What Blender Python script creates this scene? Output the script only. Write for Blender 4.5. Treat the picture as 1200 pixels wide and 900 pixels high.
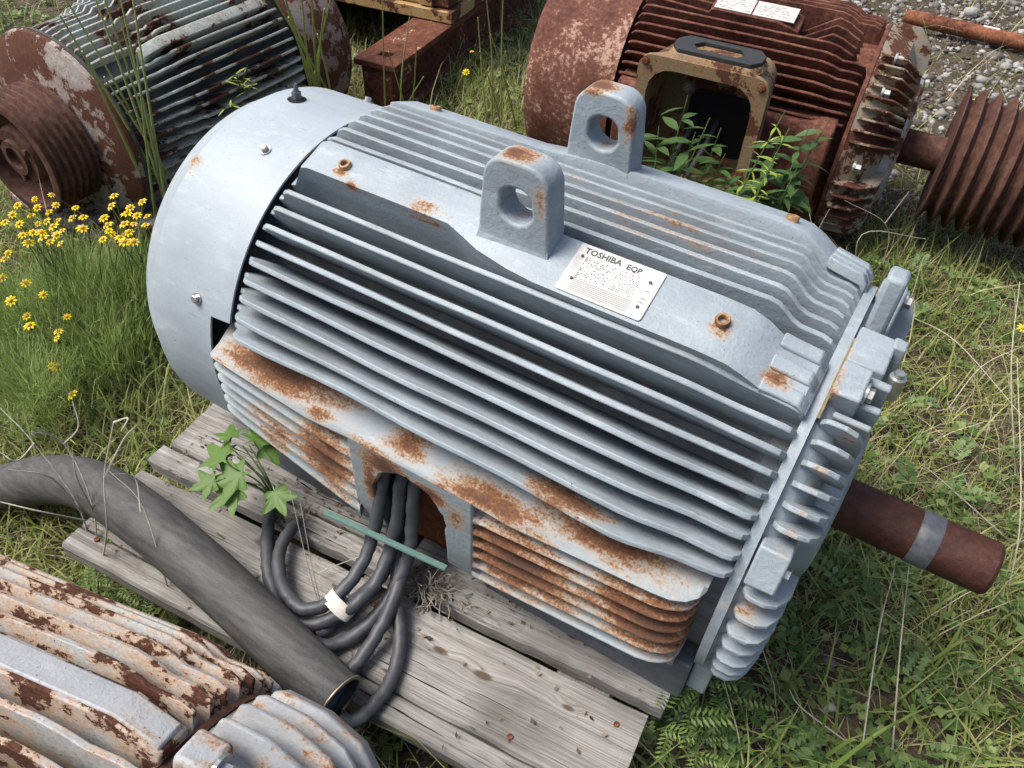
import bpy, math, random
import numpy as np
from mathutils import Vector, Matrix
R_ = math.radians
random.seed(7); rng = np.random.default_rng(7)
for o in list(bpy.data.objects): bpy.data.objects.remove(o)
scn = bpy.context.scene
COL = scn.collection

# ------------------------------------------------------------------ camera
AX = 0.40                       # height of the big motor's shaft axis above the ground
CAM = (0.8602, -0.8945, 0.9433 + AX); YAW, PITCH, ROLL, F = -0.5222, 0.7775, 0.0512, 920.0
fwd = Vector((math.sin(YAW)*math.cos(PITCH), math.cos(YAW)*math.cos(PITCH), -math.sin(PITCH)))
right0 = Vector((math.cos(YAW), -math.sin(YAW), 0)); up0 = right0.cross(fwd)
rt = math.cos(ROLL)*right0 + math.sin(ROLL)*up0; up = -math.sin(ROLL)*right0 + math.cos(ROLL)*up0
cd = bpy.data.cameras.new('camera'); cam = bpy.data.objects.new('camera', cd); COL.objects.link(cam)
cam.matrix_world = Matrix(((rt.x, up.x, -fwd.x, CAM[0]), (rt.y, up.y, -fwd.y, CAM[1]), (rt.z, up.z, -fwd.z, CAM[2]), (0, 0, 0, 1)))
cd.sensor_fit = 'HORIZONTAL'; cd.sensor_width = 36; cd.lens = F/1200*36; cd.clip_start = 0.02; cd.clip_end = 400
scn.camera = cam
# ------------------------------------------------------------------ sky, sun, exposure
SUN_EL, SUN_AZ = R_(60), R_(238)         # azimuth clockwise from +Y
w = bpy.data.worlds.new('World'); scn.world = w; w.use_nodes = True
wn = w.node_tree; bg = wn.nodes['Background']
sk = wn.nodes.new('ShaderNodeTexSky'); sk.sky_type = 'NISHITA'; sk.sun_disc = False
sk.sun_elevation = SUN_EL; sk.sun_rotation = SUN_AZ; sk.air_density = 1.0; sk.dust_density = 5.0; sk.ozone_density = 1.0
wn.links.new(sk.outputs[0], bg.inputs[0]); bg.inputs[1].default_value = 0.115
sd = bpy.data.lights.new('sun', 'SUN'); sd.energy = 2.7; sd.angle = R_(30); sd.color = (1, 0.97, 0.92)
so = bpy.data.objects.new('sun', sd); COL.objects.link(so)
sdir = Vector((math.sin(SUN_AZ)*math.cos(SUN_EL), math.cos(SUN_AZ)*math.cos(SUN_EL), math.sin(SUN_EL)))
so.rotation_euler = sdir.to_track_quat('Z', 'Y').to_euler(); so.location = (0, 0, 8)
scn.view_settings.view_transform = 'Standard'; scn.view_settings.look = 'None'
scn.view_settings.exposure = 0.79; scn.view_settings.gamma = 1
scn.cycles.max_bounces = 5; scn.cycles.diffuse_bounces = 3; scn.cycles.glossy_bounces = 2; scn.cycles.use_adaptive_sampling = True; scn.cycles.adaptive_threshold = .03

# ------------------------------------------------------------------ material helpers
class NT:
    def __init__(s, name):
        s.m = bpy.data.materials.new(name); s.m.use_nodes = True; s.t = s.m.node_tree
        s.b = s.t.nodes['Principled BSDF']; s.out = s.t.nodes['Material Output']
    def n(s, typ, ins=None, out=0, **props):
        nd = s.t.nodes.new(typ)
        for k, v in props.items(): setattr(nd, k, v)
        for k, v in (ins or {}).items():
            s.put(nd.inputs[k], v)
        return nd.outputs[out]
    def put(s, sock, v):
        if isinstance(v, bpy.types.NodeSocket): s.t.links.new(v, sock)
        else:
            if sock.type == 'RGBA' and len(v) == 3: v = (*v, 1)
            sock.default_value = v
    def co(s): return s.n('ShaderNodeTexCoord', out=3)
    def noise(s, co, sc, det=4, rough=.55, dist=0): return s.n('ShaderNodeTexNoise', {'Vector': co, 'Scale': sc, 'Detail': det, 'Roughness': rough, 'Distortion': dist})
    def math(s, op, a, b=0.0, clamp=False): return s.n('ShaderNodeMath', {0: a, 1: b}, operation=op, use_clamp=clamp)
    def mix(s, f, a, b, blend='MIX'): return s.n('ShaderNodeMix', {0: f, 6: a, 7: b}, out=2, data_type='RGBA', blend_type=blend)
    def ramp(s, f, pts):
        nd = s.t.nodes.new('ShaderNodeValToRGB'); s.put(nd.inputs[0], f); e = nd.color_ramp.elements
        while len(e) < len(pts): e.new(0.5)
        for el, (p, c) in zip(e, pts): el.position = p; el.color = (*c, 1) if len(c) == 3 else c
        return nd.outputs[0]
    def mask(s, f, lo, hi): return s.n('ShaderNodeMapRange', {0: f, 1: lo, 2: hi}, clamp=True)
    def scale(s, co, v): return s.n('ShaderNodeVectorMath', {0: co, 1: v}, operation='MULTIPLY')
    def spot(s, co, c, r):
        v = s.n('ShaderNodeVectorMath', {0: co, 1: c}, operation='SUBTRACT')
        v = s.n('ShaderNodeVectorMath', {0: v, 1: tuple(1/q for q in r)}, operation='MULTIPLY')
        l = s.n('ShaderNodeVectorMath', {0: v}, out=1, operation='LENGTH')
        return s.math('SUBTRACT', 1.0, l, True)
    def bump(s, h, st=.3, dist=.002): return s.n('ShaderNodeBump', {'Height': h, 'Strength': st, 'Distance': dist})
    def done(s, col, rough=.6, normal=None, metal=0.0, spec=.5):
        s.put(s.b.inputs['Base Color'], col); s.put(s.b.inputs['Roughness'], rough); s.put(s.b.inputs['Metallic'], metal)
        s.b.inputs['Specular IOR Level'].default_value = spec
        if normal is not None: s.put(s.b.inputs['Normal'], normal)
        return s.m

RUST = [(.25, (.035, .014, .009)), (.45, (.12, .042, .018)), (.62, (.27, .10, .035)), (.8, (.42, .21, .09))]
CHALK = (.52, .55, .57)
def paint(name, base, spots=(), general=0.0, rough=.55, thr=(.46, .60), tone=.17, grime=.16, cast=.36):
    """old machine enamel with rust patches at named places (x,y,z, rx,ry,rz)"""
    t = NT(name); co = t.co()
    big = t.noise(co, 6, 4, .65); med = t.noise(t.scale(co, (.36, 1, 1)), 42, 5, .70); fine = t.noise(co, 240, 2, .6)
    col = t.mix(t.mask(big, .3, .7), tuple(c*(1-tone) for c in base), tuple(min(1, c*(1+tone)) for c in base))
    col = t.mix(t.math('MULTIPLY', t.mask(fine, .35, .75), .22), col, tuple(c*.62 for c in base))
    col = t.mix(t.math('MULTIPLY', t.mask(med, .56, .72), .30), col, CHALK)
    m = None
    for sp in spots:
        q = t.spot(co, sp[:3], sp[3:6]); q = t.math('MULTIPLY', q, sp[6]) if len(sp) > 6 else q
        m = q if m is None else t.math('MAXIMUM', m, q)
    if m is None: v = t.math('ADD', med, general)
    else: v = t.math('ADD', t.math('ADD', t.math('MULTIPLY', med, .75), t.math('MULTIPLY', m, .62)), general)
    sv = t.math('ADD', v, t.math('MULTIPLY', t.math('SUBTRACT', fine, .5), .42))
    hard = t.mask(sv, thr[1]-.07, thr[1]+.09)
    soft = t.mask(v, thr[0]-.05, thr[1]+.04)
    rc = t.ramp(t.math('ADD', t.math('SUBTRACT', sv, thr[1]), .35), [(.30, (.30, .18, .085)), (.40, (.23, .105, .040)), (.52, (.125, .048, .019)), (.70, (.055, .022, .012))])
    col = t.mix(t.math('MULTIPLY', soft, .45), col, (.38, .27, .16))
    col = t.mix(t.math('MULTIPLY', hard, .95), col, rc)
    pin = t.mask(t.math('ADD', fine, t.math('MULTIPLY', big, .22)), .845, .87)
    col = t.mix(pin, col, (.05, .03, .02))
    scr = t.mask(t.noise(t.scale(co, (9, 60, 60)), 3.5, 2), .70, .74); col = t.mix(t.math('MULTIPLY', scr, .5), col, tuple(c*.45 for c in base))
    if grime:
        g = t.mask(t.noise(t.scale(co, (.2, 1, 1)), 34, 3, .6), .40, .72)
        col = t.mix(t.math('MULTIPLY', g, grime), col, (.050, .038, .028))
    rg = t.math('ADD', t.math('MULTIPLY', hard, .45), rough, True)
    return t.done(col, rg, t.bump(t.noise(co, 120, 3, .7), cast, .0035), spec=.45)

def rusty(name, dark=(.030, .012, .008), mid=(.105, .036, .020), light=(.23, .105, .06), extra=None, amt=.5, sc=1.0, rough=.85):
    t = NT(name); co = t.co()
    a = t.noise(co, 9*sc, 3, .6); b = t.noise(co, 75*sc, 5, .72)
    f = t.math('ADD', t.math('MULTIPLY', a, .45), t.math('MULTIPLY', b, .55))
    col = t.ramp(f, [(.36, dark), (.5, mid), (.66, light)])
    if extra:
        col = t.mix(t.mask(t.math('ADD', t.math('MULTIPLY', b, .6), t.math('MULTIPLY', a, .5)), .68-.22*amt, .74-.2*amt), col, extra)
    return t.done(col, rough, t.bump(b, .7, .003), spec=.25)

def flaking(name, paintc, amt=.5, stain=(.36, .19, .08), dark=(.028, .012, .009), sc=1.0, st=(1, 1, 1)):
    """paint that peels off in flakes over dark rust, orange stains at the flake edges"""
    t = NT(name); co = t.scale(t.co(), st)
    a = t.noise(co, 13*sc, 1, .5); b = t.noise(co, 42*sc, 6, .72); c = t.noise(co, 180*sc, 3, .6); e = t.noise(co, 330*sc, 1)
    f = t.math('ADD', t.math('MULTIPLY', a, .5), t.math('MULTIPLY', b, .5))
    pc = t.mix(t.mask(c, .35, .7), tuple(q*.8 for q in paintc), tuple(min(1, q*1.18) for q in paintc))
    pc = t.mix(t.math('MULTIPLY', t.mask(t.math('ADD', t.math('MULTIPLY', f, .8), t.math('MULTIPLY', e, .2)), .40+.16*(.5-amt), .56+.16*(.5-amt)), .85), pc, t.mix(c, stain, tuple(q*1.5 for q in stain)))
    peel = t.mask(f, .60-.2*amt, .615-.2*amt)
    rc = t.ramp(c, [(.3, dark), (.6, (.085, .032, .018)), (.8, (.16, .06, .03))])
    col = t.mix(peel, pc, rc)
    pit = t.mask(e, .70, .73); col = t.mix(pit, col, dark)
    h = t.math('ADD', t.math('MULTIPLY', peel, -1.0), t.math('MULTIPLY', b, .5))
    return t.done(col, t.math('ADD', .55, t.math('MULTIPLY', peel, .35)), t.bump(h, .6, .0028), spec=.3)

def plain(name, col, rough=.6, var=.15, sc=60, metal=0.0, bump=.15, spec=.4):
    t = NT(name); co = t.co(); a = t.noise(co, sc, 5, .6)
    c = t.mix(t.mask(a, .3, .7), tuple(q*(1-var) for q in col), tuple(min(1, q*(1+var)) for q in col))
    return t.done(c, rough, t.bump(a, bump, .001), metal, spec)

def leafmat(name, cols, trans=.35, rough=.5):
    """leaf colours picked per leaf, light shining through"""
    t = NT(name)
    r = t.n('ShaderNodeNewGeometry', out='Random Per Island')
    co = t.co(); nz = t.noise(co, 9, 3)
    f = t.math('ADD', t.math('MULTIPLY', r, .75), t.math('MULTIPLY', nz, .3))
    c = t.ramp(f, [((i+.5)/len(cols)*.95, q) for i, q in enumerate(cols)])
    t.done(c, rough, spec=.35)
    tr = t.n('ShaderNodeBsdfTranslucent', {0: c})
    mx = t.n('ShaderNodeMixShader', {0: trans, 1: t.b.outputs[0], 2: tr})
    t.t.links.new(mx, t.out.inputs[0]); return t.m

# ------------------------------------------------------------------ mesh helpers
class MB:
    def __init__(s): s.v = []; s.f = []
    def add(s, vs, fs):
        k = len(s.v); s.v += [tuple(map(float, q)) for q in vs]; s.f += [tuple(i+k for i in f) for f in fs]; return s
    def box(s, x0, x1, y0, y1, z0, z1):
        return s.add([(x, y, z) for x in (x0, x1) for y in (y0, y1) for z in (z0, z1)],
                     [(0, 1, 3, 2), (4, 6, 7, 5), (0, 4, 5, 1), (2, 3, 7, 6), (0, 2, 6, 4), (1, 5, 7, 3)])
    def loft(s, secs, closed=True, caps=True):
        n = len(secs[0]); vs = [q for sec in secs for q in sec]; fs = []
        for i in range(len(secs)-1):
            for j in range(n if closed else n-1):
                a = i*n+j; b = i*n+(j+1) % n; fs.append((a, b, b+n, a+n))
        if caps and closed: fs += [tuple(range(n-1, -1, -1)), tuple((len(secs)-1)*n+i for i in range(n))]
        return s.add(vs, fs)
    def lathe(s, prof, seg=64, cz=0.0, a0=0, a1=360, caps=False):
        """profile of (x, r) turned about the x axis at height cz"""
        full = abs(a1-a0-360) < 1e-6; ns = seg if full else seg+1; secs = []
        for x, r in prof:
            secs.append([(x, -r*math.cos(R_(a0+(a1-a0)*i/seg)), cz+r*math.sin(R_(a0+(a1-a0)*i/seg))) for i in range(ns)])
        return s.loft(secs, full, caps)
    def tube(s, pts, rad, seg=12, caps=True):
        pts = [Vector(q) for q in pts]; n = len(pts); rad = rad if isinstance(rad, (list, tuple)) else [rad]*n
        secs = []; nrm = None
        for i, q in enumerate(pts):
            tg = (pts[min(i+1, n-1)]-pts[max(i-1, 0)]).normalized()
            if nrm is None:
                nrm = tg.cross(Vector((0, 0, 1)))
                if nrm.length < 1e-3: nrm = tg.cross(Vector((1, 0, 0)))
            nrm = (nrm - tg*nrm.dot(tg)).normalized(); bi = tg.cross(nrm)
            secs.append([q+(nrm*math.cos(2*math.pi*k/seg)+bi*math.sin(2*math.pi*k/seg))*rad[i] for k in range(seg)])
        return s.loft(secs, True, caps)
    def build(s, name, m, parent=None, smooth=None, bevel=0, loc=None, bseg=2):
        me = bpy.data.meshes.new(name); me.from_pydata(s.v, [], s.f); me.update()
        o = bpy.data.objects.new(name, me); COL.objects.link(o); me.materials.append(m)
        if parent: o.parent = parent
        if loc: o.location = loc
        if smooth:
            me.polygons.foreach_set('use_smooth', [True]*len(me.polygons))
            try: me.set_sharp_from_angle(angle=R_(smooth))
            except Exception: pass
        if bevel:
            b = o.modifiers.new('bevel', 'BEVEL'); b.width = bevel; b.segments = bseg; b.limit_method = 'ANGLE'; b.angle_limit = R_(38); b.harden_normals = False
        return o
def catmull(pts, n=8):
    P = [Vector(q) for q in pts]; P = [P[0]*2-P[1]]+P+[P[-1]*2-P[-2]]; out = []
    for i in range(1, len(P)-2):
        for k in range(n):
            t = k/n; a, b, c, d = P[i-1:i+3]
            out.append(.5*((2*b)+(c-a)*t+(2*a-5*b+4*c-d)*t*t+(3*b-a-3*c+d)*t**3))
    return out+[P[-2]]
def tag(o, label=None, cat=None, group=None, kind=None):
    for k, v in (('label', label), ('category', cat), ('group', group), ('kind', kind)):
        if v: o[k] = v
    return o
def thing(name, label, cat, loc=(0, 0, 0), rz=0, group=None):
    o = bpy.data.objects.new(name, None); COL.objects.link(o); o.empty_display_size = .1
    o.location = loc; o.rotation_euler = (0, 0, rz); return tag(o, label, cat, group)
def inst(src, name, parent, loc, rot=(0, 0, 0), sc=(1, 1, 1)):
    o = bpy.data.objects.new(name, src.data if hasattr(src, 'data') else src); COL.objects.link(o)
    o.parent = parent; o.location = loc; o.rotation_euler = rot; o.scale = sc if hasattr(sc, '__len__') else (sc,)*3
    return o
def er(a): return Vector((0, -math.cos(R_(a)), math.sin(R_(a))))
def et(a): return Vector((0, math.sin(R_(a)), math.cos(R_(a))))
def fin_mb(a, prof, r0, t0, t1, cz, wob=0.0, seed=0, dz=0.0):
    """one radial cooling fin at angle a; prof = (x, tip radius)"""
    e, t = er(a), et(a); secs = []; rn = random.Random(seed); ph = [rn.uniform(0, 6.28) for _ in range(4)]
    for x, r in prof:
        wv = wob*(math.sin(9*x+ph[0])+.6*math.sin(23*x+ph[1])); wr = wob*.5*math.sin(17*x+ph[2])
        r2 = max(r+wr, r0+.002); base = Vector((x, 0, cz))
        P = lambda rr, tt, k: base+e*rr+t*(tt+wv*k)
        h = max(0.001, min(.0035, (r2-r0)*.3))
        secs.append([P(r0, -t0/2, 0), P(r2-h, -t1/2, 1), P(r2-h*.25, -t1*.44, 1), P(r2, -t1*.28, 1), P(r2, t1*.28, 1), P(r2-h*.25, t1*.44, 1), P(r2-h, t1/2, 1), P(r0, t0/2, 0)])
    return MB().loft(secs)
def densify(prof, step=.05):
    out = []
    for (x0, r0), (x1, r1) in zip(prof, prof[1:]):
        n = max(1, int((x1-x0)/step)); out += [(x0+(x1-x0)*i/n, r0+(r1-r0)*i/n) for i in range(n)]
    return out+[prof[-1]]
def bolt_mb(p, nrm, r, h, washer=1.5):
    p, nrm = Vector(p), Vector(nrm).normalized(); u = nrm.orthogonal().normalized(); v = nrm.cross(u); m = MB()
    def ring(rr, n, hh): return [p+nrm*hh+(u*math.cos(2*math.pi*k/n)+v*math.sin(2*math.pi*k/n))*rr for k in range(n)]
    if washer: m.loft([ring(r*washer, 16, -.001), ring(r*washer, 16, h*.22)])
    m.loft([ring(r, 6, h*.2), ring(r, 6, h*.9), ring(r*.8, 6, h)]); return m
def text_mb(txt, size, origin, ex, ey):
    """flat lettering lifted off a font curve; ex, ey span the plane"""
    c = bpy.data.curves.new('lettering', 'FONT'); c.body = txt; c.size = size; c.offset = size*.025; c.resolution_u = 2
    o = bpy.data.objects.new('lettering', c); me = bpy.data.meshes.new_from_object(o)
    m = MB(); ex, ey, org = Vector(ex), Vector(ey), Vector(origin)
    m.add([org+ex*v.co.x+ey*v.co.y for v in me.vertices], [tuple(p.vertices) for p in me.polygons])
    bpy.data.objects.remove(o); bpy.data.meshes.remove(me); return m

# image-space helper used only to place things on a known plane while laying the place out
def at(u, v, z):
    d = fwd + rt*((u-600)/F) - up*((v-450)/F); k = (z+AX-CAM[2])/d.z
    return Vector(CAM)+d*k

# ------------------------------------------------------------------ materials
BLUE = (.258, .302, .332)
M = {}
M['fin'] = paint('grey_blue_enamel_fins', BLUE, spots=[(.62, -.31, .53, .10, .05, .02, .9), (.10, -.3, .50, .05, .05, .04, .6), (.55, 0, .76, .3, .1, .02, .35)], thr=(.545, .615), tone=.16, grime=.34)
M['pad'] = paint('grey_blue_enamel_pad', BLUE, spots=[(.27, -.13, .73, .07, .018, .03, .8), (.135, -.14, .735, .025, .015, .03, .8), (.105, -.125, .735, .022, .02, .03, .75), (.71, -.14, .735, .028, .03, .03, .75), (.79, -.15, .70, .035, .03, .03, .8), (.38, -.12, .85, .1, .04, .02, .75)], thr=(.55, .63), tone=.15)
M['lug'] = paint('grey_blue_enamel_lug', BLUE, spots=[(.40, -.12, .865, .055, .04, .014, .95), (.455, -.14, .82, .018, .02, .05, .7), (.40, .12, .86, .05, .05, .018, .95), (.46, .1, .83, .02, .03, .05, .8), (.415, -.12, .77, .03, .03, .015, .7), (.415, .12, .77, .03, .03, .015, .8)], thr=(.55, .65))
M['shroud'] = paint('grey_blue_enamel_cowl', (.290, .335, .368), spots=[(-.19, -.17, .69, .05, .035, .03, .85), (-.02, .05, .73, .05, .05, .02, .45), (-.13, .07, .73, .03, .03, .02, .55), (0, -.1, .71, .02, .12, .06, .35)], thr=(.60, .70), tone=.12, rough=.48, cast=.06, grime=.08)
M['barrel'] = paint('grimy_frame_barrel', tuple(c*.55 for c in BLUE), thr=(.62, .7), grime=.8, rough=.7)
M['ledge'] = paint('grey_blue_enamel_ledge', (.235, .275, .298), spots=[(.11, -.31, .475, .22, .06, .05, .92), (.0, -.33, .475, .09, .04, .04, .55), (.20, -.335, .46, .06, .03, .03, .7), (.36, -.32, .47, .07, .04, .03, .9), (.52, -.33, .46, .17, .05, .04, .85), (.68, -.31, .48, .20, .05, .05, .82), (.30, -.345, .46, .1, .01, .02, .6), (.44, -.345, .455, .06, .012, .02, .6)], thr=(.50, .64), tone=.12)
M['skirt'] = paint('grey_blue_enamel_skirt', (.25, .292, .312), spots=[(.20, -.34, .36, .11, .06, .13, .85), (.09, -.34, .36, .10, .05, .08, .65), (.56, -.34, .36, .18, .06, .13, .98), (.76, -.33, .39, .16, .06, .12, .98), (.83, -.30, .38, .07, .06, .12, 1.0), (.5, -.34, .44, .05, .02, .03, .7)], thr=(.50, .62), tone=.08)
M['panel'] = paint('grey_blue_enamel_cable_panel', (.235, .275, .292), spots=[(.335, -.34, .428, .07, .04, .035, 1.1), (.302, -.34, .37, .026, .04, .09, 1.05), (.41, -.34, .42, .06, .04, .03, 1.05), (.36, -.33, .43, .08, .03, .02, 1.1), (.46, -.34, .40, .03, .03, .05, .6), (.255, -.34, .36, .02, .03, .08, .55)], thr=(.50, .60))
M['cavity'] = rusty('rusty_cable_pocket', mid=(.14, .045, .018), light=(.26, .10, .035))
M['foot'] = plain('dark_grey_foot_shade', (.085, .095, .105), .6, .25, 30)  # foot and frame underside: shade below the skirt is put into this dark grey
M['bracket'] = paint('grey_blue_enamel_end_bracket', BLUE, spots=[(.855, -.1, .69, .012, .12, .06, .6), (.87, -.29, .46, .04, .05, .05, .6), (.89, -.15, .66, .03, .05, .04, .6), (.88, -.22, .62, .02, .2, .12, .4)], thr=(.55, .66))
M['shaft'] = rusty('brown_greased_shaft', dark=(.022, .009, .007), mid=(.050, .018, .012), light=(.082, .034, .023), rough=.6)
M['tape'] = plain('grey_band', (.085, .09, .10), .45, .3, 90)
M['steel'] = plain('dull_zinc_steel', (.40, .40, .39), .35, .2, 90, .8)
M['brass'] = rusty('rusty_brass_fitting', dark=(.10, .05, .02), mid=(.30, .17, .08), light=(.45, .33, .2), rough=.5)
M['plate'] = plain('brushed_nameplate', (.43, .425, .405), .5, .08, 200, .1)
M['ink'] = plain('nameplate_print', (.045, .045, .05), .6)
M['cable'] = plain('black_lead_rubber', (.050, .053, .060), .5, .3, 40)
M['wtape'] = plain('cloth_tape', (.55, .53, .48), .8, .12, 150)
M['hose'] = None
t = NT('dusty_black_rubber'); co = t.co(); a = t.noise(t.scale(co, (1, 6, 6)), 18, 5); b = t.noise(co, 300, 3)
col = t.mix(t.mask(a, .35, .7), (.040, .040, .041), (.085, .083, .080)); col = t.mix(t.math('MULTIPLY', t.mask(b, .55, .75), .5), col, (.13, .125, .115))
M['hose'] = t.done(col, .62, t.bump(t.math('ADD', b, a), .25, .0012), spec=.35)
M['glass'] = plain('green_edge_strip', (.11, .19, .17), .25, .12, 60)
def wood(name, seed, knots=()):
    t = NT(name); co = t.n('ShaderNodeVectorMath', {0: t.co(), 1: (seed*1.7, seed*.91, seed*.37)}, operation='ADD')
    raw = t.co(); kd = None
    for k in knots:
        q = t.spot(raw, (k[0], k[1], 0.0), (k[2]*3, k[2]*1.2, 9.0)); kd = q if kd is None else t.math('MAXIMUM', kd, q)
    warp = t.noise(t.scale(co, (1.2, 5, 5)), 3.0, 3)
    off = t.math('MULTIPLY', warp, .007)
    if kd is not None: off = t.math('ADD', off, t.math('MULTIPLY', kd, .010))
    v = t.n('ShaderNodeCombineXYZ', {1: off}); c2 = t.n('ShaderNodeVectorMath', {0: co, 1: v}, operation='ADD')
    g = t.noise(t.scale(c2, (.6, 130, 130)), 4.0, 5, .72); g2 = t.noise(t.scale(c2, (.35, 30, 30)), 4.0, 3, .6)
    crack = t.noise(t.scale(c2, (.45, 46, 46)), 3.2, 2, .5); blotch = t.noise(co, 5.5, 3, .6)
    f = t.math('ADD', t.math('MULTIPLY', g, .6), t.math('MULTIPLY', g2, .4))
    col = t.ramp(f, [(.30, (.045, .040, .035)), (.40, (.155, .145, .133)), (.52, (.275, .264, .248)), (.66, (.41, .40, .385))])
    col = t.mix(t.math('MULTIPLY', t.mask(blotch, .42, .68), .62), col, (.070, .062, .053))
    if kd is not None: col = t.mix(t.mask(kd, .66, .80), col, (.09, .068, .05))
    ck = t.mask(crack, .70, .72); col = t.mix(ck, col, (.012, .010, .008))
    h = t.math('ADD', t.math('MULTIPLY', f, 1.0), t.math('MULTIPLY', ck, -1.2))
    return t.done(col, .85, t.bump(h, .8, .004), spec=.2)
M['nail'] = rusty('rusty_nail')

# ------------------------------------------------------------------ ground
def gz(x, y):
    return .018*np.sin(1.7*x+.4)*np.cos(1.3*y)+.010*np.sin(4.3*x+1.1*y)+.006*np.sin(9.1*y-5.0*x) - .012
def gnd(x, y): return float(gz(np.array(x), np.array(y)))
g1 = np.concatenate([-np.geomspace(60, 4.2, 14), np.linspace(-4, 5.6, 193), np.geomspace(5.9, 60, 14)])
g2 = np.concatenate([-np.geomspace(60, 2.6, 14), np.linspace(-2.4, 6, 169), np.geomspace(6.3, 60, 14)])
gx, gy = np.meshgrid(g1, g2, indexing='ij')
gv = np.stack([gx, gy, gz(gx, gy)+.006*rng.standard_normal(gx.shape)*(np.hypot(gx, gy) < 7)], -1).reshape(-1, 3); nn = len(g2)
gf = [(i*nn+j, (i+1)*nn+j, (i+1)*nn+j+1, i*nn+j+1) for i in range(len(g1)-1) for j in range(nn-1)]
t = NT('weedy_soil'); co = t.co()
a = t.noise(co, 2.2, 4); b = t.noise(co, 28, 6, .7); c = t.noise(co, 140, 4, .65)
col = t.ramp(t.math('ADD', t.math('MULTIPLY', b, .6), t.math('MULTIPLY', c, .4)), [(.30, (.030, .023, .016)), (.5, (.085, .066, .047)), (.66, (.17, .14, .10)), (.8, (.32, .28, .21))])
col = t.mix(t.math('MULTIPLY', t.mask(a, .45, .65), .5), col, (.035, .042, .018))
ground = MB().add(gv.tolist(), gf).build('ground', t.done(col, .95, t.bump(t.math('ADD', b, c), .9, .012), spec=.1), smooth=60)
tag(ground, kind='structure')

# ------------------------------------------------------------------ the wooden skid
PU = R_(5.5); PT = AX-.25                       # plank tops
skid = thing('wooden_skid', 'weathered grey wooden plank skid under the big grey-blue motor', 'skid', (0, 0, 0), PU)
def plank(u0, u1, w0, w1, z1, th, seed, knots=(), jit=.0014, name='plank', m=None):
    rn = random.Random(seed); n = 26; secs = []
    for i in range(n+1):
        u = u0+(u1-u0)*i/n; e = jit if 0 < i < n else jit*1.6
        a, b = w0+rn.uniform(-e, e), w1+rn.uniform(-e, e)*.6; d = rn.uniform(-.0018, .0012); du = rn.uniform(-.006, .006) if i in (0, n) else 0
        ww = [a+.004, a, a, a+.004, b-.004, b, b, b-.004]; zz = [z1-th, z1-th+.006, z1-.006+d, z1+d, z1+d, z1-.006+d, z1-th+.006, z1-th]
        secs.append([(u+du+rn.uniform(-.002, .002), q, z) for q, z in zip(ww, zz)])
    return MB().loft(secs).build(name, m or wood('weathered_plank_%d' % seed, seed, knots), skid, smooth=30)
plank(-.250, .775, -.5585, -.413, PT, .042, 3, [(.07, -.44, .03), (.52, -.475, .02), (.66, -.46, .012), (.44, -.47, .016)])
plank(-.246, .772, -.605, -.5612, PT-.001, .042, 4)
plank(-.262, .30, -.392, -.348, PT+.001, .040, 5)
plank(-.243, .300, -.344, -.205, PT+.004, .041, 6, [(.1, -.3, .02)])
plank(.304, .790, -.395, -.205, PT+.001, .041, 8, [(.62, -.35, .012)])
plank(-.240, .78, -.19, .0, PT, .041, 11); plank(-.24, .79, .02, .215, PT, .041, 12)
M['oldwood'] = wood('damp_runner_wood', 21)
for u in (-.12, .28, .66): plank(-.575, .25, -u-.05, -u+.045, PT-.043, .085, 30+int(u*10), m=M['oldwood'], name='runner').rotation_euler = (0, 0, R_(90))
for u, w in ((.735, -.45), (.70, -.575), (.30, -.45), (.60, -.54), (.28, -.575), (-.19, -.45), (-.2, -.57), (.72, -.30), (.33, -.36), (-.2, -.27), (.745, -.53)):
    MB().lathe([(0, .0001), (0, .0045), (-.004, .0045)], 10).build('nail_head', M['nail'], skid).matrix_local = Matrix.Translation((u, w, PT+.0022)) @ Matrix.Rotation(R_(-90), 4, 'Y')

# ------------------------------------------------------------------ the big grey-blue motor
BASE = (.4, 0, PT); OFF = (-.4, 0, -PT)
motor = thing('electric_motor', 'large grey-blue finned electric motor with two lifting lugs on a wooden skid', 'motor', BASE)
def mp(mb, name, m, smooth=None, bevel=0, parent=None, bseg=2):
    return mb.build(name, m, parent or motor, smooth, bevel, loc=OFF if parent is None else None, bseg=bseg)
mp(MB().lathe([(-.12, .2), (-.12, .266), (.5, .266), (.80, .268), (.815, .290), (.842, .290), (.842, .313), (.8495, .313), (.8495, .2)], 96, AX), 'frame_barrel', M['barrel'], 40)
mp(MB().lathe([(.8365, .288), (.8375, .3145), (.851, .3145), (.851, .2)], 96, AX), 'frame_flange', M['bracket'], 40)
side = [(.004, .322), (.014, .325), (.022, .334), (.032, .352), (.045, .360), (.69, .360), (.715, .357), (.745, .349), (.77, .343), (.80, .341), (.822, .338), (.832, .333), (.838, .322), (.840, .30)]
top = [(.004, .322), (.014, .325), (.022, .336), (.032, .354), (.045, .360), (.745, .360), (.757, .357), (.768, .348), (.778, .338), (.790, .332), (.818, .330), (.830, .325), (.838, .314), (.840, .30)]
side, top = densify(side), densify(top)
NEAR = [60.2, 55.4, 50.6, 45.8, 41, 36.2, 31.4, 26.6, 21.6]
for i, a in enumerate(NEAR):
    low = max(0, i-4)
    for a2 in (a, 180-a):
        mp(fin_mb(a2, side, .260, .0115, .0086, AX, .0006+.0005*low, i*7+int(a2)), 'cooling_fin', M['fin'], 26)
for i, a in enumerate((79, 83.4, 87.8, 92.2, 96.6, 101)):
    mp(fin_mb(a, top, .260, .0112, .0086, AX, .0006, 100+i), 'cooling_fin', M['fin'], 26)
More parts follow.
